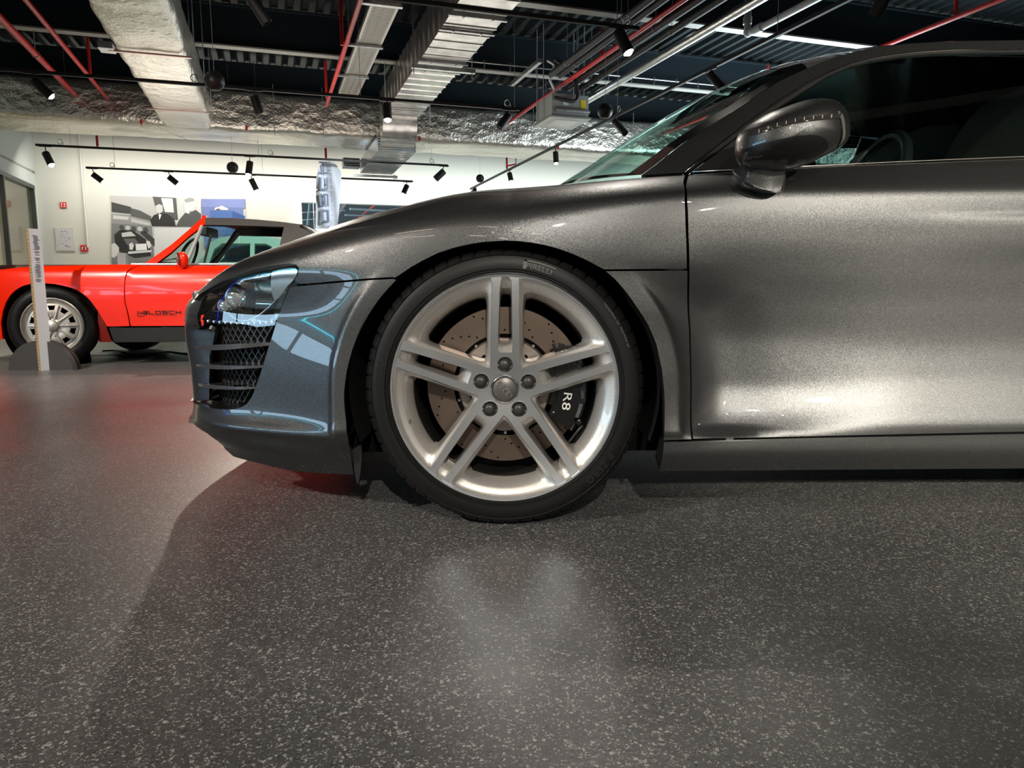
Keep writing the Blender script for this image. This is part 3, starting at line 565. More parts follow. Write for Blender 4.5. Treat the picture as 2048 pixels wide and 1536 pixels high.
# ball loudspeakers
for x, y, r, dist, lab in ((429, 162, 19, 7.6, 'black ball loudspeaker hanging beside the wide foil duct'), (1210, 222, 15, 9.6, 'black ball loudspeaker hanging right of the ceiling heater'), (465, 335, 11, 13.0, 'small black ball loudspeaker between the two wall rails'), (960, 357, 8, 15.0, 'small black ball loudspeaker above the far end of the slanting rail'), (1159, 310, 4.5, 15.2, 'tiny dark ball hanging under the long duct at right')):
    c = at_y(x, y, dist); R = r*dist*.99/F; e = empty('ball_speaker', c, lab, 'loudspeaker', 'black ball loudspeakers'); b = MB(); pr = [(R*math.sin(t), R*math.cos(t)) for t in np.linspace(.01, PI*.86, 22)]; b.lathe(pr, c, (0, 0, 1), 28); b.build('shell', mat('ball_black', (.025, .022, .022), 0, .4), e, smooth=True)
    b = MB(); b.lathe([(R*.43, -R*.90), (R*.3, -R*.93), (.001, -R*.93)], c, (0, 0, 1), 24); b.build('speaker_mesh', mat('speaker_grey', (.10, .09, .08), .3, .4), e); b = MB(); b.tube([c+np.array([0, 0, R]), (c[0], c[1], ZD)], .003, 6); b.build('cable', RODM, e)
# ceiling heater
p = at_z(1104, 232, 3.1); u0, w0, _ = to_room(p); u1 = to_room(at_z(1178, 237, 3.1))[0]; w1 = to_room(at_z(1064, 251, 3.1))[1]; w1 = min(w1, w0+1.0)
e = empty('ceiling_heater', RM(u0, w0, 3.1), 'grey boxy ceiling unit with a yellow label hanging above the bonnet', 'heater')
hz = 3.1+.33
b = MB(); b.rbox(u0, u1, w0, w1, 3.12, hz); b.build('casing', mat('heater_grey', (.42, .45, .44), .3, .4), e, bevel=.01)
b = MB(); b.rbox(u0-.03, u1+.03, w0-.03, w1+.05, 3.085, 3.115); b.build('bottom_frame', mat('heater_frame', (.5, .5, .48), .6, .35), e, bevel=.005)
b = MB(); b.rbox(u0+.12, u1-.1, w0+.12, w1-.12, 3.078, 3.09); b.build('bottom_panel', mat('heater_panel', (.62, .6, .56), .2, .4), e, bevel=.003)
b = MB(); b.rbox(u1-.13, u1-.05, w0-.006, w0, 3.24, 3.36); b.build('yellow_label', mat('yellow', (.85, .66, .02), 0, .5), e)
b = MB(); b.rbox(u1-.42, u1-.33, w0-.006, w0, 3.27, 3.36); b.build('white_label', mat('white_label', (.8, .82, .82), 0, .5), e)
b = MB(); b.tube([RM(u0+.05, w0-.03, 3.19), RM(u1, w0-.03, 3.19)], .03, 12); b.build('front_roll', GALV, e, smooth=40)
for u, w_ in ((u0-.02, w0+.3), (u0-.02, w1-.1), (u1+.01, w0+.2), (u1, w1-.1)): b = MB(); rod(b, u, w_, 3.1, ZD, .008); b.build('hanger_rod', RODM, e)
cz = hz; b = MB(); b.tube(catmull([RM(u0+.15, w0+.15, cz), RM(u0+.05, w0+.1, cz+.12), RM(u0+.0, w0+.1, cz+.25), RM(u0+.08, w0+.12, cz+.42), RM(u0-.02, w0+.15, cz+.5)], 6), .018, 10); b.build('white_hose', WHP, e, smooth=True)
b = MB(); b.tube(catmull([RM(u0+.03, w0-.04, hz-.08), RM(u0+.35, w0-.05, hz-.1), RM(u0+.38, w0-.04, hz+.1), RM(u0+.25, w0+.0, hz+.35), RM(u0+.05, w0+.05, hz+.5)], 8), .028, 12); b.build('black_hose', INS, e, smooth=True)
b = MB(); b.rbox(u0-.25, u0-.19, w0-.1, w0+1.2, hz+.38, hz+.44); b.build('mounting_rail', GALV, e, bevel=.004)
# wall items
def quad_w(pts, w, th=.02): return [at_w(x, y, w) for x, y in pts]
def wall_panel(b, x0, y0, x1, y1, w, th=.02):
    p = to_room(at_w(x0, y0, w)); q = to_room(at_w(x1, y1, w)); b.rbox(p[0], q[0], w, w+th, q[2], p[2]); return p, q
WF_ = WB-.03
def fire_sign(x0, y0, x1, y1, lab, dark):
    b = MB(); wall_panel(b, x0, y0, x1, y1, WF_, .028); o = b.build('fire_sign', mat('sign_red', (.68, .04, .04), 0, .4), bevel=.003); tag(o, lab, 'sign')
    cx, cy = (x0+x1)/2, (y0+y1)/2; s = (x1-x0)
    for (dx, dy, w_, h_) in dark: b = MB(); wall_panel(b, cx+dx*s-w_*s/2, cy+dy*s-h_*s/2, cx+dx*s+w_*s/2, cy+dy*s+h_*s/2, WF_-.004, .004); b.build('symbol', mat('sign_white', (.9, .9, .9), 0, .5), o)
fire_sign(119.5, 404, 133, 416, 'small red fire extinguisher pictogram sign on the wall by the glass partition', [(-.22, .08, .14, .5), (-.22, -.28, .22, .1), (.2, -.1, .18, .3), (.2, .25, .3, .12), (.02, .0, .05, .6)])
fire_sign(160, 490, 176, 503.5, 'red fire alarm call point at the foot of the wall conduit', [(0, 0, .55, .34)])
o = bpy.data.objects['fire_sign.001']; o.name = 'fire_call_point'; b = MB(); wall_panel(b, 166, 494.5, 170, 499, WF_-.008, .004); b.build('button', mat('btn', (.1, .02, .02), 0, .4), o)
e = empty('wall_conduit', at_w(160, 480, WF_), 'white vertical conduit on the wall above the red call point', 'conduit'); b = MB(); a_ = to_room(at_w(147, 265, WF_)); b.tube([RM(-3.62, WF_, ZD), RM(-3.62, WF_, 1.5)], .022, 10); b.build('conduit_run', mat('white_conduit', (.75, .74, .70), 0, .4), e, smooth=40)
e = empty('evacuation_plan', at_w(128, 480, WF_), 'framed grey escape plan on the wall beside the red call point', 'notice board'); b = MB(); P0, Q0 = wall_panel(b, 109, 454.5, 150, 502, WF_, .03); b.build('frame', mat('alu_frame', (.72, .72, .70), .2, .4), e, bevel=.004)
b = MB(); wall_panel(b, 113, 459, 144.5, 499, WF_-.003, .003); b.build('sheet', mat('plan_paper', (.70, .70, .74), 0, .6), e)
b = MB(); rr = random.Random(3)
for k in range(34): x = rr.uniform(115, 139); y = rr.uniform(461, 494); wall_panel(b, x, y, x+rr.uniform(1, 5), y+rr.uniform(.5, 1.2), WF_-.006, .002)
tag(b.build('plan_lines', mat('plan_ink', (.38, .38, .44), 0, .6), e), kind='stuff')
# posters
def flat(name, pts, w, col, parent):
    b = MB(); b.extrude([at_w(x, y, w) for x, y in pts], WX*.002); return b.build(name, mat('print_'+'_'.join(str(int(c*100)) for c in col), col, 0, .55), parent)
e = empty('photo_poster', at_w(300, 460, WF_), 'large black and white photo poster of two men and old cars', 'poster')
b = MB(); wall_panel(b, 221, 391, 402.5, 530, WF_, .03); b.build('poster_board', mat('poster_grey', (.52, .52, .52), 0, .5), e)
g = lambda v: (v, v, v); w1_, w2_, w3_ = WF_-.003, WF_-.006, WF_-.009
for pts, w_, c in (([(223, 404), (262, 414), (262, 428), (223, 424)], w1_, .06), ([(262, 416), (280, 421), (303, 433), (300, 441), (262, 432)], w1_, .10), ([(223, 428), (262, 430), (300, 442), (300, 452), (223, 445)], w1_, .30),
    ([(305, 393), (352, 396), (356, 440), (318, 440)], w1_, .10), ([(322, 396), (345, 397), (348, 425), (330, 424)], w2_, .72), ([(356, 396), (402, 396), (402, 452), (352, 450)], w1_, .62),
    ([(311, 412), (318, 408), (325, 411), (326, 422), (319, 428), (312, 424)], w3_, .60), ([(300, 440), (308, 430), (322, 426), (336, 428), (348, 438), (352, 453), (304, 452)], w3_, .03), ([(317, 428), (323, 429), (319, 440)], w3_-.003, .85),
    ([(366, 402), (376, 397), (387, 398), (391, 408), (388, 422), (378, 428), (369, 420)], w3_, .66), ([(368, 400), (378, 395), (388, 397), (388, 402), (372, 405)], w3_-.003, .35), ([(371, 425), (392, 420), (402, 428), (402, 453), (352, 453), (358, 440)], w3_, .09), ([(372, 413), (380, 416), (378, 428), (371, 425)], w3_-.004, .78),
    ([(309, 456), (402, 456), (402, 528), (309, 528)], w1_, .66), ([(223, 446), (304, 452), (309, 528), (223, 528)], w1_, .22),
    ([(228, 470), (238, 461), (262, 459), (276, 468), (290, 478), (300, 492), (302, 512), (270, 516), (232, 500)], w2_, .03), ([(243, 466), (262, 463), (272, 472), (244, 474)], w3_, .6), ([(247, 477), (270, 477), (280, 490), (254, 490)], w3_, .14),
    ([(258, 488), (264, 485), (268, 491), (265, 500), (259, 499)], w3_-.002, .75), ([(292, 482), (299, 482), (303, 492), (297, 498)], w3_-.002, .75), ([(271, 488), (293, 487), (294, 500), (272, 501)], w3_-.003, .88), ([(256, 503), (303, 500), (303, 504), (257, 508)], w3_-.002, .7),
    ([(223, 488), (230, 486), (238, 495), (238, 508), (228, 516), (223, 514)], w3_, .7), ([(276, 462), (290, 462), (309, 478), (309, 494), (300, 484)], w2_, .05), ([(226, 430), (258, 434), (256, 440), (226, 438)], w2_, .6), ([(262, 436), (300, 446), (298, 452), (262, 444)], w2_, .5)):
    flat('print_shape', pts, w_, g(c), e)
for k in range(5): x = 238+k*12; flat('print_shape', [(x, 455+k), (x+3, 450+k), (x+9, 451+k), (x+11, 458+k), (x+6, 464+k)], w2_, g(.55 if k % 2 else .08), e)
e = empty('car_poster', at_w(446, 430, WF_), 'blue picture of a small silver car on a plinth', 'poster')
b = MB(); wall_panel(b, 403, 397.5, 490.5, 500, WF_, .03); b.build('poster_board', mat('poster_blue', (.16, .21, .46), 0, .5), e); b = MB(); wall_panel(b, 490.7, 397.5, 496, 500, WF_, .03); b.build('board_edge', mat('poster_white', (.75, .75, .72), 0, .5), e)
flat('print_shape', [(403, 398), (490, 398), (490, 416), (403, 414)], w1_, (.22, .27, .55), e); flat('print_shape', [(421, 421), (465, 422), (490, 432), (490, 470), (421, 470)], w2_, (.05, .10, .32), e); flat('print_shape', [(421, 421), (465, 422), (465, 470), (421, 470)], w3_, (.08, .16, .42), e)
flat('print_shape', [(428, 419), (431, 415), (438, 414), (443, 411), (449, 414), (456, 417), (456, 420), (430, 420)], w3_-.002, (.75, .72, .72), e); flat('print_shape', [(432, 418), (438, 417), (442, 419), (434, 420)], w3_-.004, (.1, .06, .06), e)
# room seen through the wall opening
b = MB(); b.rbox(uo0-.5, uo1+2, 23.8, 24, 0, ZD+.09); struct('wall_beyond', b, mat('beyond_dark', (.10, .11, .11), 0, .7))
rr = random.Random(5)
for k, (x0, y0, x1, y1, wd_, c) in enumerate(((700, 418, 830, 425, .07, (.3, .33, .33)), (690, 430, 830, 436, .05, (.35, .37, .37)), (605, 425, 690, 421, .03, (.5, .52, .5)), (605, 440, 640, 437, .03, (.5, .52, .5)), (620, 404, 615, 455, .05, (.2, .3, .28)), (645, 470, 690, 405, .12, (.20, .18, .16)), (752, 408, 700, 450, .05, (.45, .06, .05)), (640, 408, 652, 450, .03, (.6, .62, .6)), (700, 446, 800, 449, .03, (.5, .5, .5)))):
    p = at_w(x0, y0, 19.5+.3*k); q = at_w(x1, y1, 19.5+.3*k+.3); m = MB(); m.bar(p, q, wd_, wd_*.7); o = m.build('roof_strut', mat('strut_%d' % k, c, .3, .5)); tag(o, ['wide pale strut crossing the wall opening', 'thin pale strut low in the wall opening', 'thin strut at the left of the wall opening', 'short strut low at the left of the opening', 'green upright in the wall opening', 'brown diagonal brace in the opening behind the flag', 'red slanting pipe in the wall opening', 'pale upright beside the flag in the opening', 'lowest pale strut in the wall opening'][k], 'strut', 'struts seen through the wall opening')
# LED lines and lamps outside the frame
b = MB(); b.tube([RM(ULW+.04, wa-.3, 1.24), RM(ULW+.04, wb_+.3, 1.24)], .012, 8); tag(b.build('led_strip', mat('led_cyan', (0, .5, .6), emit=(.02, .65, .9), es=16)), 'thin cyan light strip along the left wall above the windows', 'light strip')
b = MB(); b.tube([RM(ULW+.04, wb_+.35, .3), RM(ULW+.04, wb_+.35, 1.5)], .012, 8); tag(b.build('led_strip', mat('led_blue', (0, .1, .8), emit=(.03, .06, 1), es=9)), 'thin blue upright light strip beside the left windows', 'light strip')

for k in range(4):
    for j in range(2):
        u, w_ = -3.4+j*1.6, -5.6+k*2.0; e = empty('linear_lamp', RM(u, w_, 3.1), 'warm linear ceiling lamp behind the camera, %s of the %s row' % (('first', 'second', 'third', 'last')[k], ('left', 'right')[j]), 'lamp', 'linear lamps behind the camera'); b = MB(); b.rbox(u-.05, u+.05, w_-.45, w_+.45, 3.1, 3.16); b.build('housing', TRK, e); b = MB(); b.rbox(u-.035, u+.035, w_-.43, w_+.43, 3.092, 3.1); b.build('diffuser', mat('lamp_diffuser', (1, 1, 1), emit=(1, .82, .55), es=14), e); b = MB(); rod(b, u, w_, 3.16, ZD); b.build('hanger_rod', RODM, e)
# ================================================================== GREY SPORTS CAR
YC = 2.53; XW = -0.0165; ZW = 0.3185; YF = 1.61      # centre plane, wheel centre, wheel face
_pp = np.array([(-.962, -.2), (-.967, 0), (-.962, .2), (-.938, .40), (-.885, .585), (-.795, .732), (-.665, .836), (-.5, .901), (-.3, .937), (0, .951), (.35, .946), (.75, .935), (1.25, .935), (1.9, .945), (2.6, .95), (3.2, .93), (3.5, .80)])
_ch = np.concatenate([[0], np.cumsum(np.linalg.norm(np.diff(_pp, axis=0), axis=1))])
_sx = nspline(_ch, _pp[:, 0]); _sh = nspline(_ch, _pp[:, 1])
_t = np.linspace(0, _ch[-1], 6000); _q = np.stack([_sx(_t), _sh(_t)], -1)
_al = np.concatenate([[0], np.cumsum(np.linalg.norm(np.diff(_q, axis=0), axis=1))])
_al -= np.interp(_ch[8], _t, _al) + .3                 # arc length equals x at x = -0.3
A0 = float(np.interp(_ch[1], _t, _al)); AEND = float(_al[-1])
def K(a): t = np.interp(a, _al, _t); return _sx(t), _sh(t)
def Kn(a):
    x1, h1 = K(a-.004); x2, h2 = K(a+.004); tx, th = x2-x1, h2-h1; L = np.hypot(tx, th); return th/L, -tx/L   # inward normal in (x, half)
# vertical profiles: inward offset by height, at stations along the plan curve
_bandtilt = .05
_st = [(-1.70, [(.08, .08), (.14, .06), (.185, .002), (.199, .002), (.205, .014), (.212, .014), (.225, .016), (.26, .018), (.33, .015), (.42, .007), (.46, .008), (.50, .012), (.56, .03), (.9, .2)]),
       (-.98, [(.08, .08), (.14, .06), (.185, .002), (.199, .002), (.205, .014), (.212, .014), (.225, .016), (.26, .018), (.33, .015), (.42, .007), (.46, .008), (.50, .012), (.56, .03), (.9, .2)]),
       (-.80, [(.08, .12), (.13, .085), (.17, .042), (.20, .012), (.209, .000), (.216, .0), (.224, .006), (.236, .013), (.27, .019), (.35, .022), (.45, .020), (.52, .030), (.60, .055), (.9, .18)]),
       (-.55, [(.08, .12), (.12, .085), (.17, .042), (.20, .012), (.210, .000), (.217, .0), (.224, .006), (.238, .015), (.255, .019), (.28, .021), (.36, .024), (.45, .030), (.52, .037), (.60, .050), (.66, .068), (.9, .17)]),
       (-.36, [(.08, .09), (.12, .060), (.17, .030), (.20, .010), (.215, .004), (.23, .003), (.25, .005), (.30, .009), (.40, .016), (.50, .024), (.58, .032), (.66, .048), (.9, .15)]),
       (0., [(.08, .03), (.12, .02), (.2, .0), (.55, .0), (.62, .0), (.66, .003), (.70, .012), (.74, .022), (.9, .08)]),
       (.33, [(.08, .06), (.12, .035), (.19, .003), (.21, .002), (.30, .004), (.45, .010), (.56, .006), (.62, .002), (.67, .003), (.71, .006), (.738, .012), (.80, .055), (.9, .12)]),
       (.50, [(.08, .06), (.12, .035), (.185, .002), (.213, .0), (.222, .006), (.235, .016), (.27, .034), (.33, .046), (.42, .046), (.50, .036), (.58, .020), (.65, .010), (.70, .008), (.740, .010), (.80, .060), (.9, .15)]),
       (.85, [(.08, .06), (.12, .035), (.185, .002), (.215, .0), (.228, -.002), (.243, .000), (.29, .012), (.35, .023), (.42, .028), (.50, .025), (.58, .018), (.65, .012), (.70, .009), (.742, .010), (.80, .060), (.9, .15)]),
       (1.35, [(.08, .06), (.12, .035), (.185, .002), (.22, .0), (.235, -.004), (.256, .000), (.30, .011), (.36, .021), (.43, .026), (.50, .024), (.58, .018), (.655, .006), (.69, .004), (.700, .012), (.72, .010), (.744, .011), (.80, .060), (.9, .15)]),
       (3.6, [(.08, .03), (.12, .01), (.3, .0), (.6, .0), (.7, .01), (.9, .08)])]
_ZG = np.arange(.06, .92, .003); _AG = np.arange(-1.75, 3.62, .004)
def _gs(x, s, d):
    k = np.exp(-.5*(np.arange(-int(3*s/d)-1, int(3*s/d)+2)*d/s)**2); k /= k.sum(); p = len(k)//2
    return np.convolve(np.pad(x, p, mode='edge'), k, 'valid')
def _pchip(x, y, t):
    x = np.array(x); y = np.array(y); h = np.diff(x); d = np.diff(y)/h; m = np.zeros(len(x)); m[0], m[-1] = d[0], d[-1]
    for i in range(1, len(x)-1):
        if d[i-1]*d[i] > 0: w1, w2 = 2*h[i]+h[i-1], h[i]+2*h[i-1]; m[i] = (w1+w2)/(w1/d[i-1]+w2/d[i])
    i = np.clip(np.searchsorted(x, t)-1, 0, len(x)-2); u = np.clip((t-x[i])/h[i], 0, 1)
    return y[i]*(1+2*u)*(1-u)**2+h[i]*m[i]*u*(1-u)**2+y[i+1]*u*u*(3-2*u)+h[i]*m[i+1]*u*u*(u-1)
_tab = np.array([_gs(_pchip([p[0] for p in q], [p[1] for p in q], _ZG), .005, .003) for _, q in _st])
_O = np.stack([np.interp(_AG, [s[0] for s in _st], _tab[:, j]) for j in range(len(_ZG))], 1)
_O = np.stack([_gs(_O[:, j], .05, .004) for j in range(_O.shape[1])], 1)
# wheel-arch flares: flat lip near the arch, skin falling away beyond a crease
_AA, _ZZ = np.meshgrid(_AG, _ZG, indexing='ij'); _XA = K(_AA)[0]
_ex = np.where(_XA < XW, (XW-_XA), (_XA-XW)*.97); _rho = np.hypot(_ex, np.maximum(_ZZ-ZW, 0)*1.06)
_rho = np.where(_ZZ < ZW, np.hypot(_ex, (ZW-_ZZ)*.12), _rho)
_lf = (_XA < XW)*sstep(.60-_ZZ, 0, .12); _rt = (_XA > XW)*sstep(.60-_ZZ, 0, .12)
_cr = np.where(_XA < XW, .392, .381)
_t2 = np.clip((_rho-_cr)/np.where(_XA < XW, .22, .10), 0, 1)
_fl = np.where(_XA < XW, .034, .020)*(1-(1-_t2)**2)*(1-np.where(_XA < XW, sstep(_rho, .60, .90), sstep(_rho, .50, .85)))
_fl = np.where((_XA < XW) & (_ZZ < .22), _fl*sstep(_ZZ, .15, .22), _fl)
_fl = np.where((_XA > XW), _fl*sstep(_ZZ, .205, .235)*(1-sstep(_rho, .46, .62)), _fl)
_bt = np.where(_XA < XW, (_cr-_rho)*.16*(_rho < _cr), 0)*sstep(_ZZ, .10, .2)
_O = _O+_bt*(_rho > .2)*_lf+_fl*(_lf+_rt)-.006*(1-sstep(_rho, _cr-.004, _cr+.01))*(_lf+_rt)*sstep(_ZZ, .21, .225)
_O = np.stack([_gs(_O[:, j], .0045, .004) for j in range(_O.shape[1])], 1); _O = np.stack([_gs(_O[i], .0035, .003) for i in range(_O.shape[0])], 0)
def off(a, z):
    i = (np.clip(a, _AG[1], _AG[-3])-_AG[0])/.004; j = (np.clip(z, _ZG[1], _ZG[-3])-_ZG[0])/.003; i0 = np.floor(i).astype(int); j0 = np.floor(j).astype(int); s = i-i0; t = j-j0
    def w(t): return [(-t+2*t*t-t**3)/2, (2-5*t*t+3*t**3)/2, (t+4*t*t-3*t**3)/2, (-t*t+t**3)/2]
    ws, wt = w(s), w(t); r = 0
    for p in range(4):
        for q in range(4): r = r+ws[p]*wt[q]*_O[i0-1+p, j0-1+q]
    return r
# crown (top of the wing / belt line) from the car's outline
_SIL = np.array([(385, 601), (388, 598), (404, 580), (422, 564), (454, 541), (493, 516), (529, 503), (560, 492), (579, 485), (626, 469), (676, 450), (726, 434), (776, 421), (826, 408), (900, 390), (955, 382), (1010, 377.5), (1113, 371), (1181, 363), (1300, 352), (1366, 348), (1500, 338), (1660, 328.5), (2048, 314), (2400, 300), (4000, 262)])
def RRad(a): return np.interp(a, [-1.7, -1.0, -.8, -.5, 0, .35, .6, 3.6], [.03, .03, .05, .11, .16, .07, .03, .03])
def DRop(a): return np.interp(a, [-1.7, -1.0, -.8, -.5, 0, .35, .6, 3.6], [.05, .05, .065, .085, .10, .07, .055, .055])
_ag = np.linspace(A0-.1, 3.5, 400); _zc = np.full(400, .6); _K = K(_ag); _N = Kn(_ag)
for _ in range(12):
    ins = off(_ag, _zc-DRop(_ag))+RRad(_ag)+.5*(off(_ag, _zc)-off(_ag, _zc-DRop(_ag)))
    cx = _K[0]+_N[0]*ins; cy = YC-(_K[1]+_N[1]*ins)
    px = proj(np.stack([cx, cy, _zc], -1))[:, 0]; py = np.interp(px, _SIL[:, 0], _SIL[:, 1])
    for i in range(400):
        d = ray(px[i], py[i]); _zc[i] = CH+d[2]*cy[i]/d[1]
_im = int(np.argmin(px)); _zm = _zc[_im]
_zc = np.where(_ag < _ag[_im], _zm+.012*sstep(_ag[_im]-_ag, 0, .6), _zc); _zc = _gs(_zc, .02, _ag[1]-_ag[0])
_zcs = nspline(_ag[::8], _zc[::8])
def ZC(a): return _zcs(a)
def crown(a):
    z = ZC(a); ins = off(a, z)+RRad(a); k = K(a); n = Kn(a); return k[0]+n[0]*ins, k[1]+n[1]*ins, z
class Body:
    def __init__(s, d=None, a_lo=A0-.05, a_hi=2.2):
        s.d = d; s.ag = np.linspace(a_lo, a_hi, 700); s.wg = np.linspace(.09, .92, 300); s.G = None
    def WC(s, a): return ZC(a)-DRop(a)+DRop(a)*PI/2
    def P(s, a, w):
        a = np.asarray(a, float); w = np.asarray(w, float); zc = ZC(a); dr = DRop(a); zs = zc-dr
        psi = np.clip((w-zs)/dr, 0, PI/2); z = np.where(w > zs, zs+dr*np.sin(psi), w); o = off(a, z)+RRad(a)*(1-np.cos(psi))
        if s.d is not None: o = o+s.d(a, w)
        x, h = K(a); nx, nh = Kn(a)
        return np.stack([x+nx*o, YC-(h+nh*o), z], -1)
    def uv(s, pts):
        if s.G is None:
            A, Wg = np.meshgrid(s.ag, s.wg, indexing='ij'); P = s.P(A, Wg); pr = proj(P); N = np.cross(np.gradient(P, axis=0), np.gradient(P, axis=1)); f = np.sum(N*(CAM-P), -1)
            good = (f > 0) if np.median(f) > 0 else (f < 0); good &= Wg <= s.WC(A)+.002; s.G = (A, Wg, pr, good)
        A, Wg, pr, good = s.G; out = []
        for p in pts:
            if len(p) == 3: out.append((p[0], p[1])); continue
            d = np.sum((pr-np.array(p))**2, -1)+np.where(good, 0, 1e9); i = np.unravel_index(np.argmin(d), d.shape); a, w = A[i], Wg[i]
            for _ in range(6):
                e = 1e-4; q = proj(s.P(a, w)); Ja = (proj(s.P(a+e, w))-q)/e; Jw = (proj(s.P(a, w+e))-q)/e; J = np.stack([Ja, Jw], -1); r = np.array(p)-q
                if np.linalg.cond(J) > 60: break
                dl = np.linalg.solve(J, r); dl = np.clip(dl, -.01, .01); a += dl[0]; w += dl[1]
            out.append((float(a), float(min(w, s.WC(a)))))
        return np.array(out)
SK = Body()

_cs = np.array([[float(v) for v in crown(a)] for a in np.arange(-.6, 3.55, .02)])
def _ghalf(x, z):
    hb = np.interp(x, _cs[:, 0], _cs[:, 1]); zb = np.interp(x, _cs[:, 0], _cs[:, 2]); dz = np.maximum(z-zb, -.05); return hb-.55*dz-.45*dz*np.abs(dz)
GH = HF(lambda x, z: YC-_ghalf(x, z), y0=1.8)
_uv0 = HF.uv
def _uvt(s, pts): return np.array([(p[0], p[1]) if len(p) == 3 else tuple(_uv0(s, [p])[0]) for p in pts])
HF.uv = _uvt
def T(a, w): return (a, w, 0)
def crow(a0, a1, n=24): return [T(float(a), float(SK.WC(a))) for a in np.linspace(a0, a1, n)]
PAINT = flake_paint('graphite_metallic_paint', (.083, .084, .084), rough=.38, metal=.85, fl=.14, spark=.35, scale=1100)
BLK = mat('black_plastic', (.012, .012, .013), 0, .42); GBLK = mat('gloss_black', (.008, .008, .009), 0, .08, coat=1)
RUB = mat('tyre_rubber', (.008, .0075, .007), 0, .46, spec=.26); add_bump(RUB, scale=400, strength=.08, dist=.001)
CHR = mat('chrome', (.82, .82, .83), 1, .06); DARK = mat('dark_void', (.003, .003, .003), 0, .9, spec=.1)
SILV = flake_paint('silver_wheel_paint', (.62, .59, .55), rough=.42, metal=.75, fl=.12, spark=.2, scale=1500)
MACH = mat('machined_aluminium', (.80, .83, .87), 1, .24)
add_bump(MACH, scale=60, strength=.05, dist=.002, stretch=(1, 1, 14))
car = empty('sports_car', (1.3, YC, 0), 'low grey metallic sports car with twin-spoke alloy wheel filling the foreground', 'car')
def mirrored(o):
    c = o.copy(); COL.objects.link(c); c.scale = (1, -1, 1); c.location = (0, 2*YC, 0); c.parent = o.parent; c.matrix_parent_inverse = o.matrix_parent_inverse.copy(); return c
near = []
AL = float(SK.uv([(376, 833)])[0][0])
hl_top = [(388.5, 599.5), (397, 590.5), (418, 577), (448, 560.5), (483, 547.5), (518, 536.5), (553, 530), (580, 526.5), (592, 528.5), (598, 536)]
arch_f = [(789, 555.5), (800, 549), (822, 534), (845, 521), (875, 506), (909, 495), (940, 488), (965, 484), (1009, 481), (1035, 482), (1060, 484.5), (1090, 490), (1116, 497), (1145, 507.5), (1173, 520), (1207, 538)]
fender = panel('front_fender', SK, crow(.405, -1.03, 50)+hl_top+[(595.5, 549), (589, 560), (598, 568), (640, 565), (690, 560.5), (740, 556.5), (786, 554)]+arch_f+
               [(1213, 538.5), (1280, 538), (1373.5, 537.5), (1373, 500), (1371, 450), (1369, 400), (1366.5, 365)], g=.010, m=PAINT, parent=car, fold=.014); near.append(fender)
arch_b = [(792, 560), (777, 576), (762, 593), (749, 611), (737, 629), (724, 653), (712, 679), (704, 701), (698, 723), (693, 744), (690, 765), (688, 785), (688, 805), (690, 825), (692, 844), (696, 875), (700, 905), (708, 949)]
open_e = [(386, 803.5), (399, 810.5), (415, 815), (438, 818.5), (453, 819), (467, 818.5), (481, 815), (489, 811), (495, 806), (504, 793), (515, 765), (527, 728), (536, 698), (544, 674), (551, 652)]
bump = panel('front_bumper', SK, [(600, 572.5), (640, 569), (690, 564.5), (740, 560.5), (787, 558)]+arch_b+[(650, 947), (594, 943), (540, 932), (512, 925), (467, 913), (450, 898), (434, 881), (415, 867), (399, 857), (387, 847)]
              +[T(-1.0, .190), T(-1.2, .188), T(-1.45, .188), T(A0, .188), T(A0, .236), T(-1.45, .236), T(-1.2, .236), T(-1.05, .236)]+open_e+[(558.6, 628), (567, 605), (573.5, 591), (579, 577), (588, 573)], g=.0058, m=PAINT, parent=car, fold=.012); near.append(bump)
lowp = panel('fender_lower_panel', SK, [(1212, 542.5), (1280, 542), (1374.5, 541.5), (1378, 662), (1380.5, 780), (1382.5, 878.5), (1327, 880.5), (1329, 857), (1329.5, 832), (1329.5, 806), (1328.5, 782), (1324, 739), (1313, 689), (1305, 669), (1296, 649), (1285, 631), (1273, 613), (1260, 594), (1246, 576), (1230, 558)], g=.006, m=PAINT, parent=car, fold=.016); near.append(lowp)
_wd = SK.uv([(2040, 863.5), (2040, 868), (2040, 937)])
door = panel('door', SK, [(1377, 466), (1379, 533), (1381.5, 662), (1384, 780), (1386.5, 877), (1450, 876), (1600, 873), (1800, 868.5), (2040, 863.5), T(1.42, _wd[0][1]+.002)]+crow(1.42, .415, 30)+[(1372, 372), (1374.5, 400)], g=.012, m=PAINT, parent=car, fold=.018); near.append(door)
sill = panel('sill', SK, [(1328, 884.5), (1450, 880.5), (1600, 876.5), (1800, 873), (2040, 868), T(1.42, _wd[1][1]), T(2.25, _wd[1][1]), T(2.25, .118), T(1.42, _wd[2][1]), (2040, 937), (1800, 938.5), (1600, 940), (1450, 941), (1319, 942)], g=.012, m=PAINT, parent=car, fold=.05); near.append(sill)
_arc = [T(2.633+.355*math.cos(t), .3185+.345*math.sin(t)) for t in np.linspace(-.29, PI+.29, 30)]
rq = panel('rear_quarter_panel', SK, crow(1.428, 3.4, 40)+[T(3.4, .22), T(2.98, .218)]+_arc[1:-1]+[T(2.285, .218), T(1.428, .222)], g=.03, m=PAINT, parent=car, fold=.014); near.append(rq)
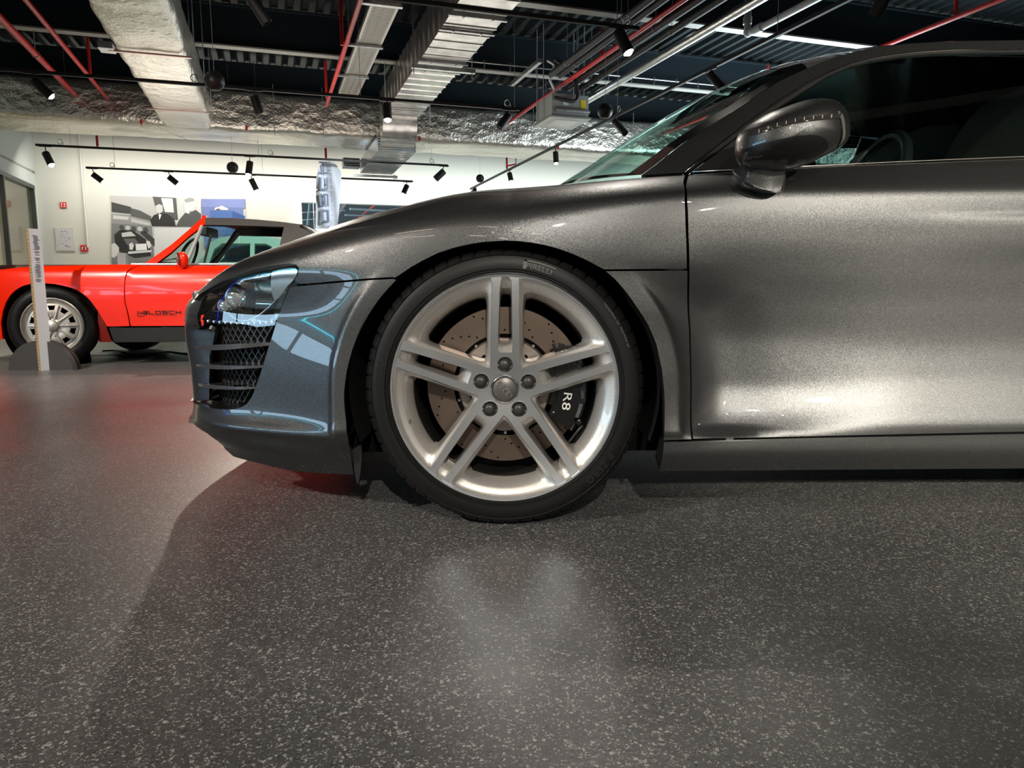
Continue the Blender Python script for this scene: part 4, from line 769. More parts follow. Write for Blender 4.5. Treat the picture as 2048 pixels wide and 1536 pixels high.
# nose column, ledge, mesh, blades
def dcol(a, w): return .055*sstep(a, -1.03, -.88)*(1-.8*sstep(w, .44, .475))
SKC = Body(dcol)
col = panel('nose_panel', SKC, crow(-1.04, A0, 16)+[T(A0, .47), T(-1.27, .47), T(-1.22, .265), T(A0, .262), T(A0, .238), T(-1.2, .238), T(-1.06, .238), (395, 800), (410, 800), (424, 798), (424, 764), (425, 711), (433, 684), (434, 656), (421.5, 650), (399, 655), (401.5, 639), (408, 612.5), (416, 592.5), (405, 592), (393, 598.5)], g=.012, m=PAINT, parent=car, fold=.01); near.append(col)
eu = SK.uv(catmull(open_e, 5)); eu = np.concatenate([[(-1.3, .236), (-1.15, .236)], eu]); lg = MB(); SKM = Body(lambda a, w: .075+0*a)
lg.grid(np.stack([Body(lambda a, w, k=k: k*.085*sstep(a, -1.03, -.86)).P(eu[:, 0], eu[:, 1]+.004*k*(eu[:, 0] < -.8)) for k in np.linspace(0, 1, 7)]))
lg.build('intake_ledge', PAINT, car, smooth=40, recalc=False)
mp = [(434, 652), (552, 650), (537, 698), (528, 728), (516, 765), (505, 792), (491, 806), (470, 811), (457, 811.5), (443, 808), (432, 802), (423, 794), (423, 764), (424, 711), (432, 684)]
muv = SKM.uv([p for p in mp if p[0] > 455]); muv = np.array([tuple(p) for p in muv if True]); k_ = int(np.argmin([abs(p[1]-.46) for p in muv]))
muv = np.concatenate([[(-1.16, .455)], SKM.uv([(552, 650), (537, 698), (528, 728), (516, 765), (505, 792), (491, 806), (475, 810)]), [(-1.16, .225)]]); lo, hi = muv.min(0), muv.max(0)
bku = muv.copy(); bku[0, 0] = bku[-1, 0] = -1.34; bku[0, 1] = .47; bku[-1, 1] = .215
panel('grille_backing', Body(lambda a, w: .105+0*a), None, uvs=bku, g=.03, m=DARK, parent=car, fold=0)
near.append(panel('front_grille', Body(lambda a, w: .03+0*a), None, uvs=[(A0, .25), (A0, .485), (-1.20, .485), (-1.15, .25)], g=.03, m=DARK, parent=car, fold=0))
gm = MB(); ps = .0265; SKG = Body(lambda a, w: .066+0*a)
for sgn in (1, -1):
    for c0 in np.arange(-3, 3, ps):
        t = np.arange(lo[1]-.02, hi[1]+.02, .006); aa = sgn*(t-lo[1])*.95+c0; pp = np.stack([aa, t], -1); ins = inpoly(pp, muv); run = []
        for k in range(len(pp)+1):
            if k < len(pp) and ins[k]: run.append(k)
            elif run:
                if len(run) > 1:
                    q = pp[run]; a_ = SKG.P(q[:, 0], q[:, 1]); b_ = Body(lambda a, w: .090+0*a).P(q[:, 0], q[:, 1]); o2 = np.array([.0, 0, .0022]); gm.grid(np.stack([a_-o2, a_+o2, b_+o2, b_-o2, a_-o2]))
                run = []
tag(gm.build('grille_mesh', mat('grille_mesh', (.10, .10, .10), .5, .35), car, recalc=False), kind='stuff')
SKB = Body(lambda a, w: .012+.03*sstep(a, -.75, -.62))
for bl in ([(389, 694.5), (398, 692), (415, 690.5), (439, 689), (480, 687.5), (541, 684.5), (539, 691), (500, 695), (460, 699), (430, 700.5), (413, 699.5), (399, 697)],
           [(390, 730), (400, 728), (420, 729), (450, 730.5), (490, 731.5), (529, 730.5), (527, 735.5), (490, 737.5), (450, 739), (430, 738.5), (412, 736.5), (400, 733.5)],
           [(388.5, 769), (396, 766.5), (412, 767.5), (440, 771), (480, 773.5), (514, 774), (512, 777.5), (480, 779), (450, 779), (428, 778), (410, 775), (398, 772)]):
    panel('intake_blade', SKB, bl, g=.006, m=flake_paint('blade_paint', (.12, .115, .11), .35, .6), parent=car, fold=.10)
lip = MB(); ls = []
for a in np.linspace(A0, -.60, 40): p = SK.P(a, .188); q = SK.P(a, .2); k = Kn(a); e = sstep(-.60-a, 0, .12); ls.append([p+np.array([k[0]*-.008*e, k[1]*.008*e, -.001]), p+np.array([k[0]*-.010*e, k[1]*.010*e, .005]), p+np.array([0, 0, .009])])
lip.grid(np.array(ls)); 
ut = MB(); ut.grid(np.array([[np.array([float(SK.P(a, .192)[0])+.012, YC+t*(YC-.012-float(SK.P(a, .192)[1])), .203]) for t in np.linspace(-1, 1, 5)] for a in np.linspace(-1.45, -.40, 18)])); ut.build('undertray_blocker', DARK, car)  # added unseen panel under the nose, stops light leaking onto the floor
# headlight
hlp = [(397, 592.5), (418, 579), (448, 563), (483, 550), (518, 539), (553, 532), (580, 528.5), (591, 530), (596.5, 536.5), (594, 548.5), (587, 560), (577, 571.5), (571.5, 591), (565, 605), (556.5, 628), (549.5, 650.5), (518, 653.5), (486.6, 656.5), (465, 655), (451, 650.5), (437, 646.5), (421.5, 647.5), (399, 652.5), (402, 639), (408.5, 612.5), (414, 594)]
hlu = SK.uv(hlp); hlu = np.array([(a-(.05 if x < 425 else 0), w) for (a, w), (x, y) in zip(hlu, hlp)])
def dhs(a, w): return .012+.07*sstep(a, -1.0, -.86)
hl = panel('headlight', Body(dhs), None, uvs=hlu, g=.012, m=GBLK, parent=car, fold=0)
panel('headlight_lens', Body(lambda a, w: .006+0*a), hlp, g=.012, m=glass('clear_lens', (.93, .95, .95), .10), parent=hl, fold=0)
panel('headlight_gap_strip', Body(lambda a, w: .010+0*a), [(389, 600)]+[(x, y) for x, y in hl_top[1:-1]]+[(596.5, 536.5), (591, 531.5), (580, 530.5), (553, 534.5), (518, 542.5), (483, 555), (448, 569), (418, 586), (400, 598)], g=.01, m=GBLK, parent=hl, fold=0)  # black strip puts the shaded gap above the lens into colour
DCH = mat('dark_chrome', (.30, .27, .24), 1, .10)
def dhs(a, w): return .010+.07*sstep(a, -1.0, -.86)
def dbowl(a, w): return .026+.045*np.sin(np.clip((w-.46)/.11, 0, 1)*PI)
panel('reflector_bowl', Body(dbowl), [(416, 592), (448, 572), (483, 560), (518, 550), (543, 546), (543, 575), (548, 600), (535, 618), (518, 630), (500, 639), (485, 641), (470, 637), (458, 627), (440, 633), (420, 640), (404, 640), (408, 615)], g=.01, m=DCH, parent=hl, fold=0)
edge = Body(lambda a, w: .028+0*a); ce = catmull([(574, 584), (562, 588), (545, 607), (530, 621), (518, 630), (500, 639.5), (485, 641.5), (472, 638), (458, 627), (446, 623), (430, 622), (417, 624)], 5); u_ = edge.uv(ce)
MB().tube(edge.P(u_[:, 0], u_[:, 1]), .0022, 8).build('chrome_trim', CHR, hl, smooth=True)
def dorb(a, w): return .020+0*a
panel('indicator_reflector', Body(dorb), [(546, 541), (560, 537.5), (578, 535.5), (590, 536), (595, 541), (592, 553), (584, 563), (574, 573), (565, 586), (556, 597), (549, 601), (544, 588), (541.5, 565), (542, 551)], g=.006, m=mat('satin_reflector', (.86, .80, .76), 1, .16), parent=hl, fold=.02)
pj = Body(lambda a, w: .045+0*a)
for (x, y, r) in ((470, 596, .030), (447, 612, .018)):
    q = pj.uv([(x, y)])[0]; c = pj.P(q[0], q[1]); MB().lathe([(r, .03), (r, 0), (r*.9, -.003), (r*.85, 0), (r*.85, .02)], c, (.25, 1, 0), 28).build('projector_ring', CHR, hl, smooth=40)
    MB().sphere(c+np.array([0, .008, 0]), r*.84, 20, 12, (1, .55, 1)).build('projector_lens', mat('lens_glass', (.75, .78, .8), .6, .04, coat=1), hl, smooth=True)
dl = Body(lambda a, w: .016+0*a)
for k in range(12):
    t = k/11; q = dl.uv([(416+t*128, 642.5+3.5*math.sin(PI*t)+t*2)])[0]; MB().lathe([(.0003, -.002), (.0030, -.0015), (.0042, 0), (.0042, .006)], dl.P(q[0], q[1]), (.3, 1, .1), 10).build('daytime_running_lamp', mat('led_clear', (.75, .8, .85), .7, .08), hl, smooth=40)
# hood, mirrored halves
hg = []; 
for a in np.concatenate([np.linspace(A0+.01, -.9, 14), np.linspace(-.85, .36, 50)]):
    x, h, z = [float(v) for v in crown(a)]; hump = -.018*sstep(x, -.75, -.3)-.004*(1-sstep(x, -.9, -.7)); row = []
    for t in np.linspace(-1, 1, 31): row.append((x, YC+t*h, z-.0015+hump*(1-t*t)**1.5))
    hg.append(row)
hb = MB(); hb.grid(np.array(hg)); hb.build('hood', PAINT, car, smooth=True)
# cabin
U_ = [(1283, 350.5), (1310, 331), (1336, 310), (1366, 287), (1415, 255), (1465, 224), (1515, 190), (1560, 162), (1614, 137), (1655, 120), (1695, 107.5), (1738, 97.5), (1821, 87.5), (1904, 83), (2045, 80.5)]
L_ = [(1364, 345.5), (1394, 321), (1425, 297), (1490, 246), (1550, 204), (1614, 164), (1655, 143), (1697, 127), (1738, 116.5), (1780, 109), (1840, 102), (1904, 98), (2045, 95.5)]
G_ = [(1378, 344), (1408, 321), (1440, 298), (1490, 260), (1545, 222), (1597, 188), (1655, 152), (1695, 134), (1738, 122.5), (1800, 112.5), (1862, 107.5), (1950, 105), (2045, 104)]
Uu, Lu, Gu = GH.uv(U_), GH.uv(L_), GH.uv(G_)
xe = 1.45
near.append(panel('roof_pillar', GH, None, uvs=list(Uu)+[(xe, Uu[-1][1]-.0)]+[(xe, Lu[-1][1])]+list(Lu[::-1]), g=.012, m=PAINT, parent=car, fold=.01))
TRM = mat('gloss_trim', (.03, .03, .03), .0, .12, coat=1)
near.append(panel('window_trim', GH, None, uvs=[p+np.array([.004, -.001]) for p in Lu]+[(xe, Lu[-1][1]-.002), (xe, Gu[-1][1])]+list(Gu[::-1]), g=.01, m=TRM, parent=car, fold=.008))
bri = MB(); mid = (Lu*.62+Gu*.38); bri.tube([GH.P(p[0], p[1])+np.array([0, -.002, 0]) for p in mid], .0013, 6); bri.build('window_bright_strip', mat('bright_strip', (.7, .68, .62), 1, .18), car, smooth=True)
tri = GH.uv([(1381, 345.5), (1440, 341.5), (1600, 334), (1590, 290), (1549, 222)])
near.append(panel('mirror_base_panel', GH, None, uvs=[tri[0], tri[1], tri[2], tri[3], tri[4]]+list(Gu[1:4][::-1]+np.array([.003, -.003])), g=.02, m=mat('satin_black_panel', (.03, .028, .027), 0, .28), parent=car, fold=.006))
bl_ = GH.uv([(2045, 314), (1602, 333)])
GLS = glass('tinted_side_glass', (.55, .75, .73), .13)
near.append(panel('side_window', GH, None, uvs=[p for p in GH.uv([(1552, 221)])]+list(Gu[5:]+np.array([0, -.003]))+[(xe, Gu[-1][1]-.003), (xe, bl_[0][1]+.004), bl_[0], bl_[1], tri[3]], g=.03, m=GLS, parent=car, fold=0))
bel = MB(); b2 = GH.uv([(1385, 344), (1500, 338.5), (1602, 333.5), (1750, 326), (1900, 319.5), (2045, 313.5)]); bel.tube([GH.P(p[0], p[1])+np.array([0, -.003, 0]) for p in b2]+[GH.P(np.array(xe), np.array(bl_[0][1]+.004))], .0022, 6); bel.build('belt_strip', mat('bright_strip', (.7, .68, .62), 1, .18), car, smooth=True)
# windshield and roof lofts
cxz = nspline([.10, .171, .453, .738, .95, 1.25, 1.6], [.838, .882, 1.058, 1.188, 1.232, 1.248, 1.245]); xw = np.linspace(0, 1, 24)
E = [GH.P(p[0], p[1]) for p in Uu[:9]]; E = catmull(E, 4); 
def loft(E, Cx, inset=0):
    rows = []
    for e, c in zip(E, Cx):
        row = []
        for s_ in np.linspace(-1, 1, 33):
            k = abs(s_)**2.5; row.append((c+(e[0]-c)*k, YC+s_*(YC-e[1]), float(cxz(c))+(e[2]-float(cxz(c)))*k))
        rows.append(row)
    return np.array(rows)
nE = len(E); Cx = np.interp(np.linspace(0, 1, nE), [0, .12, 1], [.10, .18, .80])
W0 = loft(E, Cx); WSG = glass('windshield_glass', (.72, .92, .86), .12)
wsm = MB(); wsm.grid(W0[:, 1:-1]); wsm.build('windshield', WSG, car, smooth=True, recalc=False)
fr = MB(); fr.grid(W0[:, :2]+np.array([0, -.001, .001])); fr.grid(W0[:, -2:]+np.array([0, .001, .001])); fr.grid(W0[-4:, :]+np.array([0, 0, .001])); fr.grid(W0[:2, 1:-1]+np.array([0, 0, .001])); fr.build('windshield_frit', GBLK, car, smooth=True, recalc=False)
E2 = catmull([GH.P(p[0], p[1]) for p in Uu[8:]]+[np.array(GH.P(np.array(1.45), np.array(Uu[-1][1]))), np.array(GH.P(np.array(1.8), np.array(1.13))), np.array(GH.P(np.array(2.3), np.array(1.02))), np.array(GH.P(np.array(3.1), np.array(.90)))], 4)
C2 = np.linspace(.80, 3.2, len(E2)); C2 = np.interp(np.linspace(0, 1, len(E2)), [0, .62, 1], [.80, 1.45, 3.2])
_c0 = cxz; _c1 = nspline([.8, .95, 1.25, 1.6, 2.2, 2.8, 3.3], [1.205, 1.232, 1.248, 1.24, 1.15, 1.02, .92]); cxz = _c1
rf = MB(); rf.grid(loft(E2, C2)); rf.build('roof', PAINT, car, smooth=True, recalc=False); cxz = _c0
near.append(panel('rear_side_panel', GH, None, uvs=[(xe+.004, Uu[-1][1]-.004), (1.8, 1.125), (2.3, 1.015), (3.1, .895), (3.1, .885), (2.3, .868), (1.8, .858), (xe+.004, .848)], g=.04, m=PAINT, parent=car, fold=.01))
tl = MB(); tl.grid(np.array([[(float(SK.P(3.4, z)[0]), YC+s_*(YC-float(SK.P(3.4, z)[1])), z) for s_ in np.linspace(-1, 1, 9)] for z in (.2, .4, .6, .8, .9)])); tl.build('rear_bumper', PAINT, car, smooth=True)
for o in near: mirrored(o)
# underbody, added black core boxes that keep light out, wheel wells
co = MB(); co.box((1.9, YC, .48), (2.8, 1.45, .62)); co.box((.0, YC, .38), (1.3, .95, .34)); co.box((-.60, YC, .36), (.34, .9, .3)); co.box((1.2, YC, .17), (3.6, 1.5, .06))
co.build('underbody_core', DARK, car)
for y0, sg in ((1.615, 1), (2*YC-1.615, -1)):
    for cx in (XW, 2.633):
        w = MB(); w.lathe([(.350, 0), (.352, .46), (.05, .46)], (cx, y0, ZW), (0, sg, 0), 40, a0=1.22, a1=2*PI-1.22, ref=(1, 0, 0) if sg > 0 else (-1, 0, 0))
        w.build('wheel_arch_liner', mat('liner', (.008, .008, .008), 0, .6), car, smooth=40)
fl = MB(); fl.extrude([at_y(x, y, 1.66) for x, y in ((703, 900), (723, 888), (724, 915), (721, 945), (717, 969), (712.5, 966), (709, 945))], (0, .012, 0)); fl.build('splash_guard', BLK, car, bevel=.002)
# cabin interior
INT = mat('dark_interior', (.02, .02, .022), 0, .6)
it = MB(); it.add([(.25, 1.85, .80), (.25, 3.2, .80), (.75, 3.2, .86), (.75, 1.85, .86), (.85, 1.85, .62), (.85, 3.2, .62)], [(0, 1, 2, 3), (3, 2, 5, 4)]); it.build('dashboard', INT, car)
for y in (2.12, 2.94):
    st = MB(); st.add([], []); pr = [(1.30, .60), (1.42, .60), (1.62, 1.08), (1.56, 1.12), (1.46, 1.10), (1.36, .95), (1.28, .75)]
    st.extrude([(x, y-.23, z) for x, z in catmull(pr, 4, True)], (0, .46, 0)); st.build('seat', mat('seat_leather', (.17, .12, .10), 0, .5), car, smooth=40, bevel=.02)
    st = MB(); st.box((1.1, y, .58), (.5, .46, .12)); st.build('seat_cushion', mat('seat_leather', (.17, .12, .10)), car, bevel=.03)
sw = MB(); c = np.array([1.02, 2.14, .80]); sw.tube([c+.18*(math.cos(t)*np.array([0, 1, 0])+math.sin(t)*np.array([.35, 0, .94])) for t in np.linspace(0, 2*PI, 33)[:-1]], .014, 8, closed=True); sw.bar(c+np.array([0, -.17, 0]), c+np.array([0, .17, 0]), .03, .02); sw.build('steering_wheel', BLK, car, smooth=40)
rv = MB(); rv.box((.78, YC, 1.13), (.03, .22, .06)); rv.build('rear_view_mirror', BLK, car, bevel=.01)
# door mirror
om = catmull([(1474, 290), (1475, 280), (1479, 268), (1487, 259), (1499, 249), (1528, 231), (1550, 222), (1572, 214), (1595, 206.5), (1616, 202), (1645, 201.5), (1662, 205), (1674, 212), (1683, 221), (1688, 230), (1691, 243), (1692.5, 256), (1692.5, 274), (1689, 284), (1683, 292), (1664, 304.5), (1640, 317), (1616, 328.5), (1586, 336.5), (1567, 338), (1540, 336.5), (1520, 334), (1500, 331.5), (1488, 330.5), (1480, 324), (1474, 307)], 4, True)
YMc = 1.53; OM = np.array([(at_y(x, y, YMc)[0], at_y(x, y, YMc)[2]) for x, y in om]); CM = np.array([.385*.0+at_y(1590, 268, YMc)[0], at_y(1590, 268, YMc)[2]])
_an = np.unwrap(np.arctan2(OM[:, 1]-CM[1], OM[:, 0]-CM[0])); _ra = np.hypot(*(OM-CM).T)
_or = np.argsort(np.mod(_an, 2*PI)); _ans = np.mod(_an, 2*PI)[_or]; _ras = _ra[_or]
def rho_m(x, z): a = np.mod(np.arctan2(z-CM[1], x-CM[0]), 2*PI); return np.hypot(x-CM[0], z-CM[1])/np.interp(a, _ans, _ras, period=2*PI)
def mz(x, z, k=0): r = np.clip(rho_m(x, z), 0, .9995); return YMc-(.085+k)*(1-r**2.4)**.5
mir = MB(); g = []
for psi in np.linspace(.0005, PI-.0005, 40):
    sp = math.sin(psi)**.84; c_ = math.cos(psi); c_ = math.copysign(abs(c_)**1.0, c_); g.append([(CM[0]+(p[0]-CM[0])*sp, YMc-(.085 if c_ > 0 else .10)*c_, CM[1]+(p[1]-CM[1])*sp) for p in list(OM)+[OM[0]]])
mir.grid(np.array(g)); mh = mir.build('mirror_housing', PAINT, car, smooth=True)
SM = lambda k: HF(lambda x, z: mz(x, z, k), y0=1.46)
def inset_poly(ps, s=.985):
    return [tuple(np.array([1590, 268])+(np.array(p)-np.array([1590, 268]))*s) for p in ps]
panel('mirror_lower_cover', SM(.0035), inset_poly([(1475, 307), (1485, 300), (1500, 294), (1540, 283), (1575, 275), (1600, 270.5), (1622, 269), (1640, 272), (1652, 278), (1658, 287), (1657, 300), (1640, 313), (1616, 326), (1586, 334.5), (1567, 336), (1540, 334.5), (1520, 332), (1500, 329.5), (1488, 328.5), (1480, 321)]), g=.008, m=mat('satin_black_cover', (.008, .0075, .0075), 0, .34), parent=mh, fold=.003)
SIG = mat('signal_smoke', (.05, .045, .04), .3, .08, coat=1)
sg_ = panel('turn_signal_lens', SM(.0025), [(1502.5, 271), (1506, 264), (1530, 254), (1560, 246), (1600, 237), (1640, 231), (1675, 228), (1682, 229), (1683, 236), (1660, 238), (1620, 242), (1590, 246.5), (1560, 254), (1530, 263), (1510, 270)], g=.006, m=SIG, parent=mh, fold=.003)
for k in range(9):
    t = k/8; x = 1518+t*145; y = 262.5-31*math.sin(t*1.45)**.85+(.5 if k > 5 else 0); s = SM(.003); q = s.uv([(x, y)])[0]; p = s.P(q[0], q[1])
    MB().box(p, (.0022, .0015, .007)).build('signal_segment', mat('segment_silver', (.14, .13, .12), .3, .4), mh, bevel=.0006)
panel('mirror_rim', SM(.001), [(1676, 222), (1682, 223), (1687, 232), (1689.5, 243), (1690.5, 256), (1690.5, 273), (1687, 283), (1681, 290), (1675, 293), (1682, 280), (1684.5, 262), (1683, 242)], g=.006, m=mat('rim_grey', (.30, .28, .25), .6, .25), parent=mh, fold=.002)
gp = catmull([(1683, 222), (1681, 232), (1683.3, 245), (1684.8, 262), (1682, 281), (1674, 295)], 5); s = SM(.002); q = s.uv(gp); MB().tube(s.P(q[:, 0], q[:, 1]), .0012, 6).build('mirror_seam', BLK, mh, smooth=True)
ft = MB(); fo = [(1486, 330), (1482, 340), (1478, 350), (1474.5, 369), (1480, 374), (1490, 379), (1506, 383.6), (1525, 387), (1542, 388), (1552, 387), (1557.5, 384.5), (1561, 362), (1565, 338), (1540, 333)]
fp = [at_y(x, y, 1.60) for x, y in fo]; cc = np.mean(fp, axis=0); rows = []
for d, s_ in ((-.045, .80), (-.042, .9), (-.03, .97), (0, 1.0), (.06, 1.0), (.12, .9)): rows.append([np.array([cc[0]+(p[0]-cc[0])*s_, p[1]+d, p[2] if True else 0]) for p in fp+[fp[0]]])
ft.grid(np.array(rows)); ft.f.append(list(range(len(fo)))); ft.mi.append(0); ft.build('mirror_foot', flake_paint('foot_paint', (.045, .045, .045), .3, .3), mh, smooth=50)

for q in (hl, mh):
    c = mirrored(q)
    for ch in list(q.children): d = ch.copy(); COL.objects.link(d); d.parent = c
# ================================================================== WHEELS OF THE GREY CAR
def ring_pts(c, r, n=24, a0=0): return [(c[0]+r*math.cos(a0+2*PI*k/n), c[1]+r*math.sin(a0+2*PI*k/n)) for k in range(n)]
def tyre(mb, C, ax, ro=.3185, ri=.2525, w=.235, n=420, notch=7, bulge=.006, sg=1):
    prof = [(ri, .016), (ri+.004, .004), (ri+.008, -.001), (ri+.0105, -.004), (ri+.012, -.0025), (ri+.014, -.0025), (ri+.016, -.0055), (ri+.024, -bulge), (ri+.036, -bulge*.7), (ri+.044, -.001), (ri+.0455, .001), (ri+.047, -.0002), (ri+.052, .004), (ri+.0585, .012), (ri+.063, .024), (ro-.0006, .040), (ro, .055), (ro, w-.05), (ro-.006, w-.02), (ro-.03, w), (ri, w-.01)]
    k_ = (ro-ri)/.066; prof = [(ri+(r-ri)*k_ if r < ro-.01 else r, d) for r, d in prof]
    c = np.array(C, float); ax = np.array(ax, float); x = np.array([1., 0, 0]); y = np.array([0, 0, 1.]); vs = []; m = len(prof); fs = []
    for k in range(n):
        a = 2*PI*k/n; e = x*math.cos(a)+y*math.sin(a); cut = (k % notch) in (0,)
        for i, (r, d) in enumerate(prof):
            if 12 <= i <= 16 and cut: r -= .007 if i > 13 else .004
            vs.append(c+ax*d+e*r)
    for k in range(n):
        k2 = (k+1) % n
        for i in range(m-1): fs.append((k*m+i, k*m+i+1, k2*m+i+1, k2*m+i))
    mb.add(vs, fs); return mb
SPK = [math.radians(89+72*k) for k in range(5)]
def dface(r): return .004+.014*np.clip(1-np.asarray(r)/.25, 0, 1)**1.4
WF = HF(lambda x, z: YF+dface(np.hypot(x-XW, z-ZW)), y0=YF)
def wpt(r, a, d=0): return np.array([XW+r*math.cos(a), YF+d, ZW+r*math.sin(a)])
def ray_loop(cen, f, n=72, mx=.16):
    out = []
    for k in range(n):
        t = 2*PI*k/n; u = np.array([math.cos(t), math.sin(t)]); lo, hi = 0, mx
        for _ in range(26):
            md = (lo+hi)/2
            if f(cen+u*md) > 0: lo = md
            else: hi = md
        out.append(cen+u*lo)
    return out
def smin(vals, k):
    v = np.array(vals); m = v.min(); return m-k*math.log(np.sum(np.exp(-(v-m)/k)))+k*math.log(1.0)
LV = [(0, .2510, .0012, None), (.0012, .2498, .002, .0075), (.006, .2420, .0035, .012), (.009, .2330, .005, .016), (.0105, .2270, .006, .021), (.0115, .2235, .006, .029), (.013, .2175, .006, .036), (.0145, .2110, .006, .060)]
def win_loops(sa):
    ca = sa+math.radians(36); s1 = np.array([math.cos(sa), math.sin(sa)]); s2 = np.array([math.cos(sa+2*math.radians(36)), math.sin(sa+2*math.radians(36))]); cen = .165*np.array([math.cos(ca), math.sin(ca)]); L = []
    for e, R, kk, d in LV:
        def f(p, e=e, R=R, kk=kk):
            r = math.hypot(*p); b = .0350-.027*r+e*(.55+.45*min(1, r/.2)); d1 = s1[0]*p[1]-s1[1]*p[0]-b; d2 = -(s2[0]*p[1]-s2[1]*p[0])-b; return smin([d1, d2, R-r], kk)
        L.append((ray_loop(cen, f), d))
    return L
def slot_loops(sa):
    s1 = np.array([math.cos(sa), math.sin(sa)]); cen = .16*s1; L = []
    for i, (e, R, kk, d) in enumerate(LV):
        def f(p, e=e, R=R, kk=kk, i=i):
            r = math.hypot(*p); b = .0195-.027*r-e*.22; q = abs(s1[0]*p[1]-s1[1]*p[0]); return smin([b-q, R-r, p[0]*s1[0]+p[1]*s1[1]-(.083+.004*i)], min(kk, .0022))
        L.append((ray_loop(cen, f), d))
    return L
wheel = MB(); holes = []; painted = MB()
for sa in SPK:
    for L in (win_loops(sa), slot_loops(sa)):
        holes.append([(XW+p[0], ZW+p[1]) for p in L[0][0]]); rows = []
        for lp, d in L:
            rows.append([np.array([XW+p[0], YF+(d+.014*max(0, 1-math.hypot(*p)/.25)**1.4 if d else float(dface(math.hypot(*p)))), ZW+p[1]]) for p in lp+[lp[0]]])
        painted.grid(np.array(rows))
    holes.append(ring_pts((XW+.056*math.cos(sa), ZW+.056*math.sin(sa)), .0178, 28))
wh = painted.build('wheel', SILV, car, smooth=50)
f_ = panel('spoke_face', WF, None, uvs=ring_pts((XW, ZW), .2515, 200), holes=holes, g=.007, m=MACH, parent=wh, fold=0)
bar = MB(); bar.lathe([(.2515, .004), (.2525, .0005), (.2565, 0), (.2583, .002), (.2583, .016), (.254, .018)], (XW, YF, ZW), (0, 1, 0), 160); bar.build('rim_lip', MACH, wh, smooth=40)
bar = MB(); bar.lathe([(.2112, .055), (.2095, .062), (.2085, .12), (.215, .225), (.25, .232)], (XW, YF, ZW), (0, 1, 0), 120); bar.build('rim_barrel', mat('barrel_dark', (.05, .048, .045), .7, .4), wh, smooth=40)
wl = MB()
for sa in SPK:
    c = wpt(.056, sa, 0); wl.lathe([(.0178, .012), (.0182, .020), (.0165, .038), (.001, .038)], (c[0], YF, c[2]), (0, 1, 0), 28)
wl.build('bolt_pocket', SILV, wh, smooth=40)
BOLT = mat('bolt_cap', (.045, .042, .038), .2, .38)
for sa in SPK:
    c = wpt(.056, sa, 0); b = MB(); b.lathe([(.0005, .006), (.006, .0062), (.0105, .0085), (.0125, .012), (.013, .02), (.013, .036)], (c[0], YF, c[2]), (0, 1, 0), 24)
    b.lathe([(.0132, .015), (.0150, .014), (.0152, .022)], (c[0], YF, c[2]), (0, 1, 0), 6); b.build('wheel_bolt', BOLT, wh, smooth=35)
cp = MB(); cp.lathe([(.0005, -.0015), (.012, -.001), (.020, .0005), (.0262, .003), (.0272, .0045), (.0285, .002), (.0305, .003), (.0312, .012), (.034, .016)], (XW, YF+.004, ZW), (0, 1, 0), 64)
cap = cp.build('centre_cap', mat('cap_grey', (.13, .12, .11), .5, .38), wh, smooth=30)
cr = MB(); cr.lathe([(.0288, .0025), (.0300, .0008), (.0312, .003)], (XW, YF+.004, ZW), (0, 1, 0), 64); cr.build('cap_ring', CHR, wh, smooth=40)
em = MB(); dr = np.array([math.cos(math.radians(-49)), 0, math.sin(math.radians(-49))])
for k in (-1.5, -.5, .5, 1.5):
    c = np.array([XW, YF+.0020, ZW])+dr*.0098*k; em.tube([c+.0066*np.array([math.cos(t), 0, math.sin(t)]) for t in np.linspace(0, 2*PI, 29)[:-1]], .0007, 6, closed=True)
em.build('ring_emblem', CHR, wh, smooth=True)
vs_ = MB(); q = at_y(819, 840, YF+.03); vs_.tube([q+np.array([-.004, .01, .001]), q, q+np.array([.004, -.016, -.001])], [.004, .004, .0036], 12); vs_.build('valve_stem', mat('valve', (.18, .17, .16), .6, .4), wh, smooth=40)
wt = MB(); q = wpt(.2165, math.radians(233.8), .034); wt.box(q, (.018, .012, .012), (np.array([.8, 0, -.6]), np.array([0, 1., 0]), np.array([.6, 0, .8]))); wt.build('balance_weight', mat('weight', (.5, .48, .45), .8, .35), wh, bevel=.002)
ty = tyre(MB(), (XW, YF, ZW), (0, 1, 0)).build('tyre', RUB, car, smooth=28)
def arc_text(txt, size, r, adeg, name, m, parent, ext=.0006, spacing=1.0, dd=-.0055, rdir=1, sx=1.0):
    me = text_mesh(txt, size, ext, spacing=spacing)
    def fn(p):
        a = math.radians(adeg)-p.x*sx/r; rr = r+p.y
        return (XW+rr*math.cos(a), YF+dd-p.z, ZW+rr*math.sin(a))
    map_mesh(me, fn); me.flip_normals(); return link(name, me, m, parent)
LT = mat('tyre_lettering', (.12, .115, .11), 0, .55)
def sub(ob, adeg, r0, r1, a_half, dd, nm, m):
    b = MB(); a = math.radians(adeg); rows = [[(XW+r*math.cos(a+t), YF+dd, ZW+r*math.sin(a+t)) for r in (r0, r1)] for t in np.linspace(-a_half, a_half, 14)]; b.grid(np.array(rows)); return b.build(nm, m, ob, recalc=False)
arc_text('PIRELLI', .0165, .2795, 74.0, 'tyre_lettering', LT, ty, spacing=1.05, sx=1.12)
sub(ty, 74.0, .2885, .2915, .125, -.0068, 'lettering_bar', LT); sub(ty, 80.6, .272, .2915, .012, -.0068, 'lettering_bar', LT)
SMT = mat('tyre_small_lettering', (.13, .125, .12), 0, .5)
arc_text('TREADWEAR 220  TRACTION AA', .0062, .2918, 30, 'tyre_small_lettering', SMT, ty, spacing=1.25, dd=-.0045)
RT = mat('tyre_raised_rubber', (.013, .012, .0115), 0, .38)
